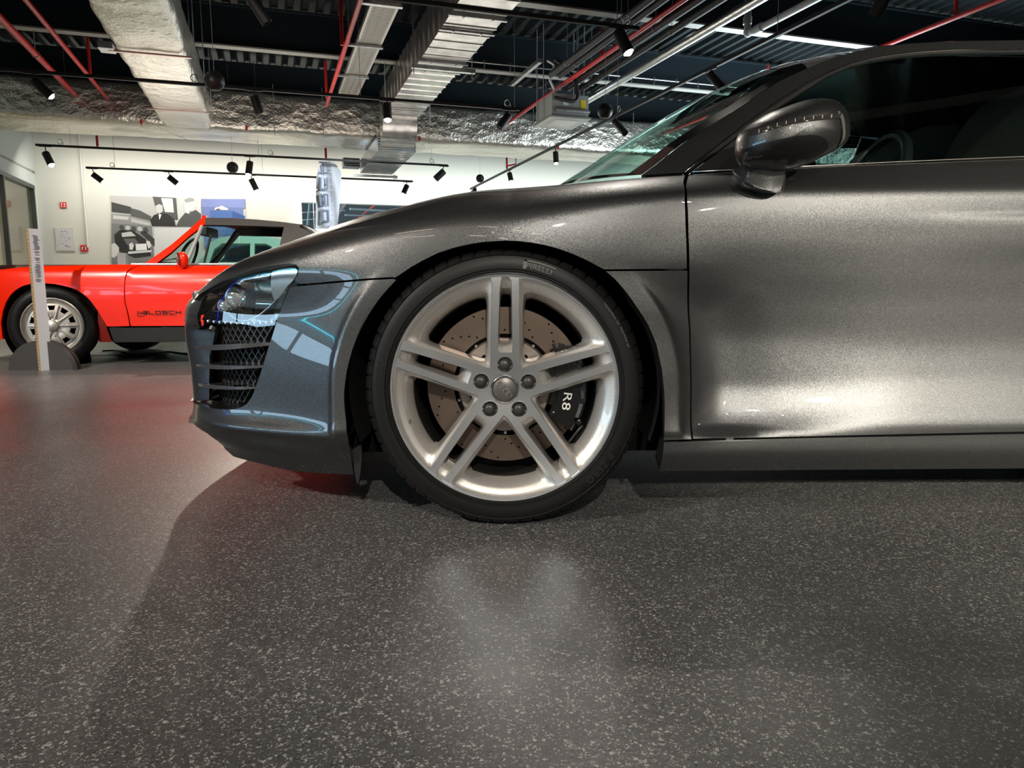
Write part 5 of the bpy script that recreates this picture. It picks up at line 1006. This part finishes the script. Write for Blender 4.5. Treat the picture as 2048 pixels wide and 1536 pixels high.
arc_text('P ZERO', .022, .2815, -40, 'tyre_model_lettering', RT, ty, spacing=1.2); arc_text('P ZERO', .016, .2815, 172, 'tyre_model_lettering', RT, ty, spacing=1.15)
# brakes
DISC = mat('brake_disc_steel', (.16, .12, .095), .85, .38); add_bump(DISC, scale=8, strength=.0)
bd = MB(); DY = .088; bd.lathe([(.121, .0), (.183, 0), (.184, .002), (.184, .032), (.121, .032)], (XW, YF+DY, ZW), (0, 1, 0), 120, close=True)
disc = bd.build('brake_disc', DISC, car, smooth=35)
h_ = MB(); h_.lathe([(.116, .02), (.110, -.004), (.108, -.006), (.040, -.006), (.036, -.02), (.001, -.02)], (XW, YF+DY, ZW), (0, 1, 0), 90); h_.build('disc_hat', mat('disc_hat', (.36, .31, .27), .8, .36), disc, smooth=35)
h_ = MB(); h_.lathe([(.1205, .0015), (.110, .006)], (XW, YF+DY, ZW), (0, 1, 0), 90); h_.build('disc_gap', DARK, disc)
dh = MB(); n_ = 0
for k in range(12):
    for j in range(5):
        a = 2*PI*k/12+j*.105; r = .130+j*.0115; c = wpt(r, a, DY-.0006); dh.lathe([(.0001, 0), (.0024, 0)], c, (0, 1, 0), 8)
tag(dh.build('drill_holes', DARK, disc), kind='stuff')
hh = MB()
for k in range(10): hh.lathe([(.0001, 0), (.0055, 0)], wpt(.082, math.radians(90+36*k), DY-.0068), (0, 1, 0), 16)
tag(hh.build('hat_holes', DARK, disc), kind='stuff')
st_ = MB()
for k in range(15): st_.box(wpt(.1135, math.radians(24*k+6), DY-.003), (.006, .008, .006))
st_.build('disc_pins', mat('disc_hat', (.5, .44, .38)), disc)
CAL = mat('caliper_black', (.006, .006, .006), 0, .16, coat=.8)
cal = MB(); CY = DY-.040
def sector(mb, r0, r1, d0, d1, A, B, n=20):
    a0, a1 = math.radians(A), math.radians(B); rows = []
    for k in range(n+1):
        a = a0+(a1-a0)*k/n; rows.append([wpt(r0, a, d1), wpt(r0, a, d0+.006), wpt(r0+.006, a, d0), wpt(r1-.010, a, d0), wpt(r1, a, d0+.010), wpt(r1, a, d1)])
    o = len(mb.v); mb.grid(np.array(rows)); mb.f.append([o+i for i in range(6)]); mb.mi.append(0); mb.f.append([o+n*6+i for i in range(6)]); mb.mi.append(0)
sector(cal, .118, .192, CY, CY+.11, -34, 24); sector(cal, .104, .150, CY+.004, CY+.06, -22, 30); sector(cal, .150, .186, CY-.006, CY+.04, -26, -2)
cb = cal.build('brake_caliper', CAL, car, smooth=30)
cal = MB(); sector(cal, .130, .168, CY+.01, CY+.05, 24, 36, 6); cal.bar(wpt(.135, math.radians(27), CY), wpt(.165, math.radians(38), CY), .012, .012); cal.box(wpt(.176, math.radians(29), CY), (.026, .02, .022)); cal.bar(wpt(.142, math.radians(30), CY+.005), wpt(.15, math.radians(42), CY+.005), .008, .008); cal.build('caliper_bracket', CAL, cb, smooth=30, bevel=.0015)
for (x, y, r) in ((1164, 801, .010), (1107, 828, .006), (1158, 845, .007), (1094, 770, .006)):
    q = at_y(x, y, YF+CY-.004); b = MB(); b.lathe([(.0005, -.004), (r*.55, -.004), (r*.6, -.001), (r, 0), (r, .012)], q, (0, 1, 0), 6); b.build('caliper_bolt', mat('black_zinc', (.03, .03, .03), .6, .25), cb, smooth=30)
q = MB(); q.tube([at_y(x, y, YF+CY-.002) for x, y in catmull([(1155, 725), (1162, 742), (1172, 755), (1163, 778), (1160, 800)], 4)], .003, 8); q.tube([at_y(x, y, YF+CY+.002) for x, y in catmull([(1120, 690), (1135, 700), (1146, 712), (1150, 730)], 4)], .0035, 8); q.tube([at_y(x, y, YF+CY) for x, y in catmull([(1165, 850), (1150, 868), (1133, 888), (1118, 895)], 4)], .003, 8); q.build('brake_hose', CAL, cb, smooth=True)
me = text_mesh('R8', .031, .0008, spacing=1.02); c = at_y(1133, 802, YF+CY-.0072); aa = math.radians(-98); ex = np.array([math.cos(aa), 0, math.sin(aa)]); ey = np.array([-math.sin(aa), 0, math.cos(aa)])
map_mesh(me, lambda p: c+ex*(p.x*1.28)+ey*p.y*.9+np.array([0, -p.z, 0])); me.flip_normals()
bm = bmesh.new(); bm.from_mesh(me); bm.to_mesh(me); bm.free(); link('caliper_lettering', me, mat('caliper_letter_white', (.75, .72, .68), 0, .4), cb)
# remaining wheels (simplified copies share mesh data)
for (cx, yf, sg) in ((2.633, YF+.0, 1), (XW, 2*YC-YF, -1), (2.633, 2*YC-YF, -1)):
    for o in [wh, ty, disc]:
        c = o.copy(); COL.objects.link(c); c.location = (cx-XW, 0 if sg > 0 else 2*YC, 0); c.scale = (1, sg, 1)
        for ch in o.children:
            if ch.name.split('.')[0] in ('spoke_face', 'rim_lip', 'rim_barrel', 'disc_hat', 'centre_cap', 'wheel_bolt', 'bolt_pocket'):
                d = ch.copy(); COL.objects.link(d); d.parent = c; d.matrix_parent_inverse = Matrix.Identity(4)
# ================================================================== RED CAR
BR = math.radians(6); YR0 = 5.68
def rprof(z): return np.interp(z, [0, .12, .17, .28, .40, .52, .60, .66, .70, .725, .745, .76], [.06, .05, .035, .018, .004, .0, .004, .014, .030, .052, .095, .16])
XN = -4.28
def rside(x, z):
    f = np.clip((XN+.75-x)/.75, 0, 1.05); return rprof(z)+.55*(1-np.sqrt(np.clip(1-f**2.2, 0, 1)))
RF = HF(rside, (0, YR0, 0), BR, 0.1)
RG = HF(lambda x, z: .13+.50*(z-.74)+.2*np.maximum(z-.74, 0)**2, (0, YR0, 0), BR, .2)
RRED = mat('red_car_paint', (.90, .018, .0), 0, .28, coat=.5); add_var
VIN = mat('black_vinyl', (.055, .048, .044), 0, .5); RCH = mat('chrome')
rc = empty('classic_car', RF.P(-2.2, 0.0), 'bright red classic targa car with black roof behind the measuring board', 'car')
def RP(n, S, poly, m, g=.04, fold=.02, parent=None, **k): return panel(n, S, poly, g=g, m=m, parent=parent or rc, fold=fold, **k)
rnear = []
rn = [T(XN+.02, .62), T(XN+.05, .68), T(-3.95, .715)]
a1 = RF.uv([(2, 645)])[0]
rnear.append(RP('front_fender', RF, rn+[(4, 539), (40, 535), (82, 532), (164, 530.5), (230, 529), (264, 529), (283, 530), (272, 532.5), (264.6, 535), (257, 539.5), (252.5, 544.5), (249, 558), (247.7, 576), (248.5, 604), (254, 626), (259, 652), (214, 652.8), (205, 637), (198, 625), (191, 615), (183, 604), (174, 594), (165, 587), (154, 580), (139, 574.5), (123, 570.7), (108, 567.8), (92, 566.6), (76, 566.5), (61.5, 567.7), (50, 570.3), (41, 573.8), (30, 581), (20.5, 590), (12, 604), (6, 621), (2, 645), T(a1[0]-.01, .20), T(a1[0]-.2, .18), T(XN+.06, .2), T(XN, .36)], RRED))
_d = RF.uv([(262, 652), (368, 651)])
rnear.append(RP('door', RF, [(285, 531), (350, 531), (420, 531), T(-1.45, .725), T(-1.42, _d[1][1]), (368, 651.5), (262, 652), (257, 626), (251, 604), (250, 576), (251.3, 559), (254.8, 545.5), (266.5, 536.5)], RRED))
rnear.append(RP('rear_fender', RF, None, RRED, uvs=[(-1.43, .725), (.0, .72), (.25, .64), (.25, .30), (.05, .22), (-.48, .22)]+[(-.93+.36*math.cos(t), .30+.36*math.sin(t)) for t in np.linspace(-.15, PI+.15, 20)]+[(-1.40, _d[1][1])]))
_s = RF.uv([(218, 656), (368, 655), (368, 683.5), (228, 684.6)])
rnear.append(RP('sill', RF, None, mat('sill_black', (.02, .019, .018), 0, .45), uvs=[_s[0], _s[1], (-1.32, _s[1][1]), (-1.32, _s[2][1]), _s[2], _s[3]], fold=.05))
rnear.append(RP('wheel_arch_back', HF(lambda x, z: rside(x, z)+.10, (0, YR0, 0), BR, .1), [(196, 618), (212, 652), (224, 684), (198, 684), (196, 650)], mat('dark_red', (.20, .012, .006), 0, .4), fold=0))
PIL = [(290.5, 526), (300, 519.5), (342, 490), (376, 461), (400, 439), (405, 435.6), (410, 435), (410, 449), (407, 450), (376, 474), (342, 505), (308, 530), (292, 531)]
rnear.append(RP('windshield_pillar', RG, PIL, RRED, g=.03))
rnear.append(RP('roof_rail', RG, [(410.3, 435.3), (461, 436), (513, 439), (560, 443.5), (600, 449), (600, 455), (564, 453.5), (500, 451.5), (410.3, 449.5)], VIN))
rnear.append(RP('sail_panel', RG, [(568, 454), (600, 455), (612, 459), (628, 470), (645, 500), (650, 531), (548, 531), (556, 505), (560.5, 485)], VIN))
qf = MB(); qf.tube(RG.P(*RG.uv([(404.5, 452), (373, 528)]).T)+RG.e2*-.005, .014, 8); qf.build('quarter_window_frame', mat('bright_frame', (.75, .73, .70), .6, .3), rc, smooth=40)
qf = MB(); qf.tube(RG.P(*RG.uv([(420, 470), (406, 528)]).T)+RG.e2*.02, .009, 8); qf.build('window_frame', BLK, rc, smooth=40)
for pl in ([(402, 455), (372, 528), (312, 529)], [(408, 452), (566, 455), (558, 500), (545, 531), (376, 530)]):
    rnear.append(RP('side_window', RG, pl, glass('old_car_glass', (.80, .93, .88), .06), fold=0))
be = MB(); be.tube(RF.P(*np.array([(-2.85, .745), (-2.2, .745), (-1.5, .742)]).T)+RF.e2*.03, .009, 8); be.build('belt_trim', mat('bright_frame'), rc, smooth=40)
RCY = .83
def rmirror(o):
    n = RF.e2; p = Vector(RF.O+RF.e2*RCY); nv = Vector(n); R_ = Matrix.Identity(4)
    for i in range(3):
        for j in range(3): R_[i][j] -= 2*nv[i]*nv[j]
    M = Matrix.Translation(p) @ R_ @ Matrix.Translation(-p); c = o.copy(); COL.objects.link(c); c.parent = o.parent; c.matrix_parent_inverse = o.matrix_parent_inverse.copy(); c.matrix_basis = M; return c
for o in rnear:
    c = rmirror(o)
    if o.name.startswith('windshield_pillar'):
        c.data = o.data.copy(); c.data.materials[0] = VIN
def RP3(x, y, z): return RF.O+RF.e1*x+RF.e2*y+np.array([0, 0, z])
hb = MB(); rows = []
for x in np.linspace(XN+.03, -3.0, 16): w_ = float(rside(x, .745)); z0 = .742-.05*max(0, (XN+.5-x))/.5; rows.append([RP3(x, w_+(2*RCY-2*w_)*t, z0+.02*math.sin(PI*t)) for t in np.linspace(0, 1, 9)])
hb.grid(np.array(rows)); hb.build('bonnet', RRED, rc, smooth=True)
pu = RG.uv([(291, 526), (342, 489.5), (376, 460.5), (400, 438.5), (408, 434.5)])
def rloft(uvp, ctr): return np.array([[RP3(x+(c[0]-x)*(1-s*s), float(RG.f(x, z))+(2*RCY-2*float(RG.f(x, z)))*(s+1)/2, z+(c[1]-z)*(1-s*s)) for s in np.linspace(-1, 1, 13)] for (x, z), c in zip(uvp, ctr)])
ctr = [(p[0]-.06, p[1]+.01) for p in pu]; wsm = MB(); wsm.grid(rloft(pu, ctr)); wsm.build('windshield', glass('old_car_glass'), rc, smooth=True, recalc=False)
hd = MB(); hd.tube(rloft(pu, ctr)[-1], .018, 8); hd.build('windshield_header', RRED, rc, smooth=40)
pu2 = RG.uv([(410, 435.5), (461, 436.2), (513, 439), (560, 443.5), (600, 449)]); rfm = MB(); rfm.grid(rloft(pu2, [(p[0], p[1]+.025) for p in pu2])); rfm.build('roof_panel', VIN, rc, smooth=True)
rfm = MB(); rfm.grid(rloft(RG.uv([(600, 449), (628, 470), (650, 530)]), [(p[0], p[1]+.02) for p in RG.uv([(600, 449), (628, 470), (650, 530)])])); rfm.build('rear_window', GBLK, rc, smooth=True)
hb = MB(); hb.grid(np.array([[RP3(x, float(rside(x, .74))+(2*RCY-2*float(rside(x, .74)))*t, .735-.03*max(0, x+.3)) for t in np.linspace(0, 1, 7)] for x in np.linspace(-1.2, .25, 8)])); hb.build('rear_deck', RRED, rc, smooth=True)
nb = MB(); nb.grid(np.array([[RP3(XN+.03, rside(XN+.03, z)+(2*RCY-2*rside(XN+.03, z))*t, z) for t in np.linspace(0, 1, 5)] for z in (.2, .36, .55, .70)])); nb.build('front_bumper', mat('bright_frame'), rc)
nb = MB(); nb.grid(np.array([[RP3(.25, rside(.25, z)+(2*RCY-2*rside(.25, z))*t, z) for t in np.linspace(0, 1, 5)] for z in (.22, .5, .7)])); nb.build('rear_bumper', RRED, rc)
it = MB(); it.box(RP3(-2.1, RCY, .30), (3.2, 1.3, .22), (RF.e1, RF.e2, np.array([0, 0, 1.]))); it.box(RP3(-2.0, RCY, .36), (1.2, 1.3, .2), (RF.e1, RF.e2, np.array([0, 0, 1.]))); it.build('underbody_core', DARK, rc)
it = MB(); it.box(RP3(-2.72, RCY, .70), (.25, 1.3, .14), (RF.e1, RF.e2, np.array([0, 0, 1.]))); it.build('dashboard', BLK, rc, bevel=.03)
for y in (.45, 1.2):
    it = MB(); it.box(RP3(-1.75, y, .58), (.16, .45, .36), (RF.e1, RF.e2, np.array([0, 0, 1.]))); it.build('seat', BLK, rc, bevel=.05)
    it = MB(); it.box(RP3(-1.66, y, .90), (.10, .24, .20), (RF.e1, RF.e2, np.array([0, 0, 1.]))); it.build('headrest', mat('grey_leather', (.20, .20, .19), 0, .5), rc, bevel=.04)
it = MB(); it.box(RP3(-2.42, .62, 1.02), (.06, .30, .07), (RF.e1, RF.e2, np.array([0, 0, 1.]))); it.build('sun_visor', BLK, rc, bevel=.01)
c = RP3(-2.55, .45, .80); it = MB(); it.tube([c+.17*(math.cos(t)*RF.e2+math.sin(t)*(np.array([0, 0, .9])+RF.e1*.4)) for t in np.linspace(0, 2*PI, 25)[:-1]], .012, 8, closed=True); it.build('steering_wheel', BLK, rc, smooth=40)
q = RG.uv([(376, 521)])[0]; c = RG.P(q[0], q[1])-RG.e2*.12; it = MB(); it.sphere(c, .055, 16, 12, (.75, .7, 1.1)); it.build('door_mirror', RRED, rc, smooth=True)
it = MB(); it.lathe([(.001, 0), (.045, .002), (.05, .01)], c-np.array([.035, .02, -.005]), (1, .6, 0), 18); it.tube([c+np.array([0, 0, -.04]), c+RG.e2*.10+np.array([0, 0, -.09])], .01, 8); it.build('mirror_chrome', CHR, rc, smooth=True)
it = MB(); c = RP3(-2.95, .6, .765); it.sphere(c, .022, 10, 8); it.tube([c, c+RF.e1*.3+np.array([0, 0, .05])], .006, 6); it.build('wiper', CHR, rc, smooth=True)
me = stroke_text('LOSCH', .033, .021, .015, .0055)
def onred(px, py, me, sx=1.0, dz=.003):
    q = RF.uv([(px, py)])[0]
    map_mesh(me, lambda p: RF.P(np.array(q[0]+p.x*sx), np.array(q[1]+p.y))-RF.e2*(dz+p.z)); return me
INK = mat('black_vinyl_print', (.02, .008, .006), 0, .4)
link('lettering', onred(330, 625, me), INK, rc); me = text_mesh('COLLECTION', .014, .0005, spacing=2.1); link('small_lettering', onred(330, 631, me), INK, rc)
me = stroke_text('48', .018, .019, .011, .0045); link('number_lettering', onred(286, 626.5, me, 1.0), INK, rc)
fr = MB(); q = RF.uv([(275.5, 622), (275.5, 632), (288, 632), (294.5, 622), (294.5, 628), (286, 622)])
for i, j in ((0, 1), (1, 2), (5, 3), (3, 4)): fr.bar(RF.P(*q[i])-RF.e2*.004, RF.P(*q[j])-RF.e2*.004, .003, .003)
fr.build('number_frame', INK, rc)
dg = MB(); dp = RF.P(*np.array([(-2.2, .5)]).T)
# wheels of the red car
def red_wheel(c, yaw, near_=True):
    ax = np.array([-math.sin(yaw), math.cos(yaw), 0]); ex = np.array([math.cos(yaw), math.sin(yaw), 0]); up = np.array([0, 0, 1.]); c = np.array(c, float)
    R = .295; b = MB(); pr = [(.200, .02), (.205, .0), (.213, -.006), (.235, -.012), (.262, -.008), (.280, .006), (.290, .024), (R, .045), (R, .14), (.285, .165), (.2, .165)]; b.lathe(pr, c, ax, 96); t = b.build('wheel', RUB, rc, smooth=30)
    al = mat('cast_alloy', (.58, .55, .50), .7, .38); b = MB(); b.lathe([(.203, .012), (.204, 0), (.198, -.004), (.190, .002), (.184, .016), (.176, .028), (.165, .030), (.160, .020)], c, ax, 80); b.build('rim', al, t, smooth=35)
    b = MB(); n = 160; rows = []
    def pt(r, a, d): return c+ax*d+(ex*math.cos(a)+up*math.sin(a))*r
    hol = []
    class WS:
        def P(s, u, v): 
            u = np.asarray(u); v = np.asarray(v); r = np.hypot(u, v); d = .022-.012*np.exp(-((r-.10)/.05)**2)-.006*np.exp(-((r-.03)/.03)**2); return c+ax*d[..., None]+ex*u[..., None]+up*v[..., None]
    for k in range(10):
        a = 2*PI*k/10+PI/10; hol.append([(r*math.cos(a+t_), r*math.sin(a+t_)) for r, t_ in ((.115, -.14), (.150, -.17), (.150, .17), (.115, .14))])
    panel('wheel_disc', WS(), None, uvs=ring_pts((0, 0), .162, 80), holes=hol, g=.014, m=al, parent=t, fold=.012)
    for k in range(10): a = 2*PI*k/10; b = MB(); b.bar(pt(.05, a, .004), pt(.155, a, .008), .010, .014, up=ax); b.build('spoke_rib', al, t, bevel=.003)
    b = MB(); b.lathe([(.001, -.022), (.020, -.022), (.026, -.018), (.034, -.016), (.038, .004), (.05, .012)], c, ax, 32); b.build('hub_cap', mat('cast_alloy'), t, smooth=35)
    for k in range(4): a = PI/2*k+.1; b = MB(); b.lathe([(.001, -.004), (.008, -.004), (.01, .01)], pt(.072, a, .004), ax, 10); b.build('wheel_nut', mat('cast_alloy'), t, smooth=35)
    b = MB(); b.lathe([(.001, .05), (.19, .05)], c, ax, 40); b.build('drum', DARK, t); return t
hubp = at_y(105, 651.5, 5.34)
wr = red_wheel(hubp, math.radians(20))
q = RF.uv([(105, 651)])[0]
red_wheel(RP3(-.93, .07, .295), BR); c2 = RP3(-3.38, 2*RCY-.07, .295); red_wheel(c2, BR+PI); red_wheel(RP3(-.93, 2*RCY-.07, .295), BR+PI)
for x in (-.93, float(q[0])):
    b = MB(); b.lathe([(.375, .0), (.375, .45), (.05, .45)], RP3(x, .06, .30), RF.e2, 36, ref=RF.e1, a0=-.1, a1=PI+.1); b.build('wheel_arch_liner', DARK, rc)
# ------------------------------------------------------------------ mint car behind
BM_ = math.radians(12)
MF = HF(lambda x, z: np.interp(z, [.1, .3, .6, .85, .95, 1.35], [.06, .0, .0, .05, .14, .34]), (0, 10.6, 0), BM_, 0.1)
MNT = mat('mint_paint', (.50, .80, .70), 0, .3, coat=.8)
mc = empty('vintage_car', MF.P(-3.0, 0.), 'mint green vintage car seen through the windows of the red car', 'car')
def mx(px): return float(MF.uv([(px, 510)])[0][0])
x0, x1 = mx(395), mx(640); A_, B_, C_, D_ = mx(428), mx(500), mx(509), mx(540)
top = [(x0, .92), (x0+.12, 1.06), (mx(418), 1.20), (mx(440), 1.27), (mx(480), 1.305), (mx(520), 1.30), (mx(560), 1.25), (mx(600), 1.12), (x1, .93), (x1+.25, .80), (x1+.3, .45), (x1+.15, .25)]
zt_, zb_ = 1.19, .93
hol = [[(A_-.05, zb_), (B_, zb_), (B_, zt_), (A_+.10, zt_+.0), (A_+.0, zt_-.08)], [(C_, zb_), (D_+.08, zb_), (D_+.02, zt_-.04), (D_-.06, zt_), (C_, zt_)]]
bodyo = [(x0-1.15, .72), (x0-.4, .86)]+top+[(x1-.1, .22), (x1-.3, .55), (x1-.6, .58), (x1-.85, .22), (x0-.1, .22), (x0-.3, .55), (x0-.6, .58), (x0-.85, .22), (x0-1.15, .25), (x0-1.3, .45)]
panel('body_side', MF, None, uvs=bodyo, holes=hol, g=.08, m=MNT, parent=mc, fold=.05)
b = MB(); rows = [[MF.P(np.array(x), np.array(z))+MF.e2*t for t in np.linspace(0, 1.1, 4)] for x, z in [(x0-1.15, .72), (x0-.4, .86)]+top]; b.grid(np.array(rows)); b.build('body_top', MNT, mc, smooth=40)
b = MB(); b.add([MF.P(np.array(x), np.array(z))+MF.e2*1.3 for x, z in bodyo], [tuple(range(len(bodyo)))]); b.build('far_side', mat('blue_dark', (.06, .20, .34), 0, .4), mc)
for h in hol: panel('side_window', MF, None, uvs=h, g=.1, m=glass('old_car_glass'), parent=mc, fold=0)
for x in (x0-.45, x1-.45): b = MB(); b.lathe([(.001, .0), (.19, .0), (.2, -.01), (.30, .0), (.31, .05), (.31, .16)], MF.P(np.array(x), np.array(.31))+MF.e2*.02, MF.e2, 40); b.build('wheel', RUB, mc, smooth=30)
# ------------------------------------------------------------------ measuring board
e = empty('measuring_board', at_z(80, 741, 0), 'upright white display board with wooden ruler edge before the red car', 'display board')
pb = at_z(82, 741.5, 0.0); d1 = np.array([.80, .60, 0]); 
yb = pb[1]; tl_ = at_y(58, 457, yb); hgt = tl_[2]; 
bx = np.array([pb[0]-.005, yb, 0]); dirw = np.array([.55, .83, 0]); L = .075
b = MB(); b.extrude([bx+np.array([0, 0, 0]), bx+dirw*L, bx+dirw*L+np.array([0, 0, hgt]), bx+np.array([0, 0, hgt])], np.array([-.012*.83, .012*.55, 0])*-1.0); b.build('board', mat('board_white', (.80, .82, .86), 0, .5), e)
b = MB(); rn_ = np.array([.83, -.55, 0]); b.extrude([bx+rn_*.012, bx-rn_*.018, bx-rn_*.018+np.array([0, 0, hgt]), bx+rn_*.012+np.array([0, 0, hgt])], -dirw*.004); b.build('ruler_edge', mat('ruler_wood', (.50, .34, .16), 0, .5), e)
b = MB(); k = 0
while k*.0125 < hgt: z = k*.0125; b.box(bx-dirw*.005+rn_*(-.010 if k % 2 else -.006)+np.array([0, 0, z]), (.014 if k % 2 else .022, .002, .004), (rn_, dirw, np.array([0, 0, 1.]))); k += 1
tag(b.build('ruler_marks', mat('mark_black', (.05, .04, .03), 0, .5), e), kind='stuff')
b = MB(); rr = random.Random(2)
for k in range(46):
    z = hgt-.03-k*.0072; 
    if rr.random() < .8: b.box(bx+dirw*(.036+rr.uniform(-.006, .006))+rn_*.0135+np.array([0, 0, z]), (rr.uniform(.02, .035), .0015, .0026), (dirw, rn_, np.array([0, 0, 1.])))
tag(b.build('printed_lines', mat('print_grey', (.25, .25, .28), 0, .5), e), kind='stuff')
c = at_z(84, 740, 0); b = MB(); R = .225; n = 28; fr_ = []
ptsd = [np.array([c[0]+R*math.cos(t), c[1]-.01, R*.92*math.sin(t)]) for t in np.linspace(0, PI, n)]; b.extrude(ptsd, (0.02, .02, 0)); b.build('base_plate', mat('base_dark', (.05, .045, .042), 0, .5), e, smooth=40)
b = MB(); b.extrude([p+np.array([.012, .045, 0]) for p in ptsd], (.006, .02, 0)); b.build('base_plate', mat('base_dark'), e, smooth=40)
# ------------------------------------------------------------------ flag
fw = 14.8; e = empty('beach_flag', at_w(660, 460, fw), 'tall white feather flag with grey vertical lettering at the back wall', 'flag')
out = [(631, 470), (631.5, 430), (632, 390), (632.5, 355), (636, 338), (643, 327), (652, 322), (664, 323), (674, 330), (682, 341), (684, 352), (681, 372), (678, 392), (679, 410), (677, 430), (675, 450), (674, 470)]
class FL:
    def P(s, u, v): u = np.asarray(u, float); v = np.asarray(v, float); w = fw+.05*np.sin(u*22+v*2.5)+.03*np.sin(v*9+u*5); return UX*u[..., None]+WX*w[..., None]+np.array([0, 0, 1.])*v[..., None]
uvp = [to_room(at_w(x, y, fw)) for x, y in out]; uvp = [(p[0], p[2]) for p in uvp]; bz = .05; uvp = [(uvp[0][0], bz)]+uvp+[(uvp[-1][0]-.03, bz)]
pm = mat('flag_cloth', (.74, .80, .88), 0, .6); fo = panel('flag_cloth', FL(), None, uvs=uvp, g=.06, m=pm, parent=e, fold=0)
u_, _, z_ = to_room(at_w(648, 401, fw)); me = stroke_text('LOSCH', .20, .12, .10, .035, .002); map_mesh(me, lambda p: RM(u_-p.y, fw-.10, z_+p.x)); link('flag_lettering', me, mat('flag_ink', (.38, .44, .58), 0, .6), fo)
me = text_mesh('COLLECTION', .10, .0, spacing=2.2); u_, _, z_ = to_room(at_w(663, 401, fw)); map_mesh(me, lambda p: RM(u_-p.y*.8, fw-.10, z_+p.x)); link('flag_small_lettering', me, mat('flag_ink_pale', (.55, .6, .68), 0, .6), fo)
b = MB(); p = to_room(at_w(631, 470, fw)); b.tube([RM(p[0]-.02, fw, 0), RM(p[0]-.02, fw, 2.4)]+[RM(p[0]-.02+.1*k, fw, 2.4+.12*k-.02*k*k) for k in (1, 2, 3)], .012, 8); b.build('flag_pole', GALV, e, smooth=40); b = MB(); b.box(RM(p[0], fw, .02), (.5, .5, .04)); b.build('flag_base', BLK, e, bevel=.01)
# white box behind the roof of the red car
p = at_z(630, 560, .0); b = MB(); q0 = at_y(613, 457, 9.0); q1 = at_y(652, 457, 9.0); b.box(((q0[0]+q1[0])/2, 9.1, q0[2]/2), (q1[0]-q0[0], .2, q0[2])); tag(b.build('display_plinth', mat('plinth_white', (.8, .8, .78), 0, .5), bevel=.02), 'white display plinth just right of the red car roof', 'plinth')
q0 = at_y(240, 505.5, 8.6); b = MB(); b.box((q0[0], 8.65, q0[2]/2), (.10, .06, q0[2])); tag(b.build('display_post', mat('plinth_white'), bevel=.008), 'small white post behind the red bonnet before the poster', 'post')
# cable on the floor
b = MB(); pts = [at_z(x, y, .008) for x, y in ((205, 702), (228, 701), (250, 703), (262, 706), (240, 707.5), (262, 710), (300, 708), (335, 703.5), (352, 705), (380, 708), (420, 706))]; b.tube(catmull(pts, 5), .008, 6); tag(b.build('floor_cable', BLK, smooth=True), 'thin black cable lying on the pale floor behind the red car', 'cable')
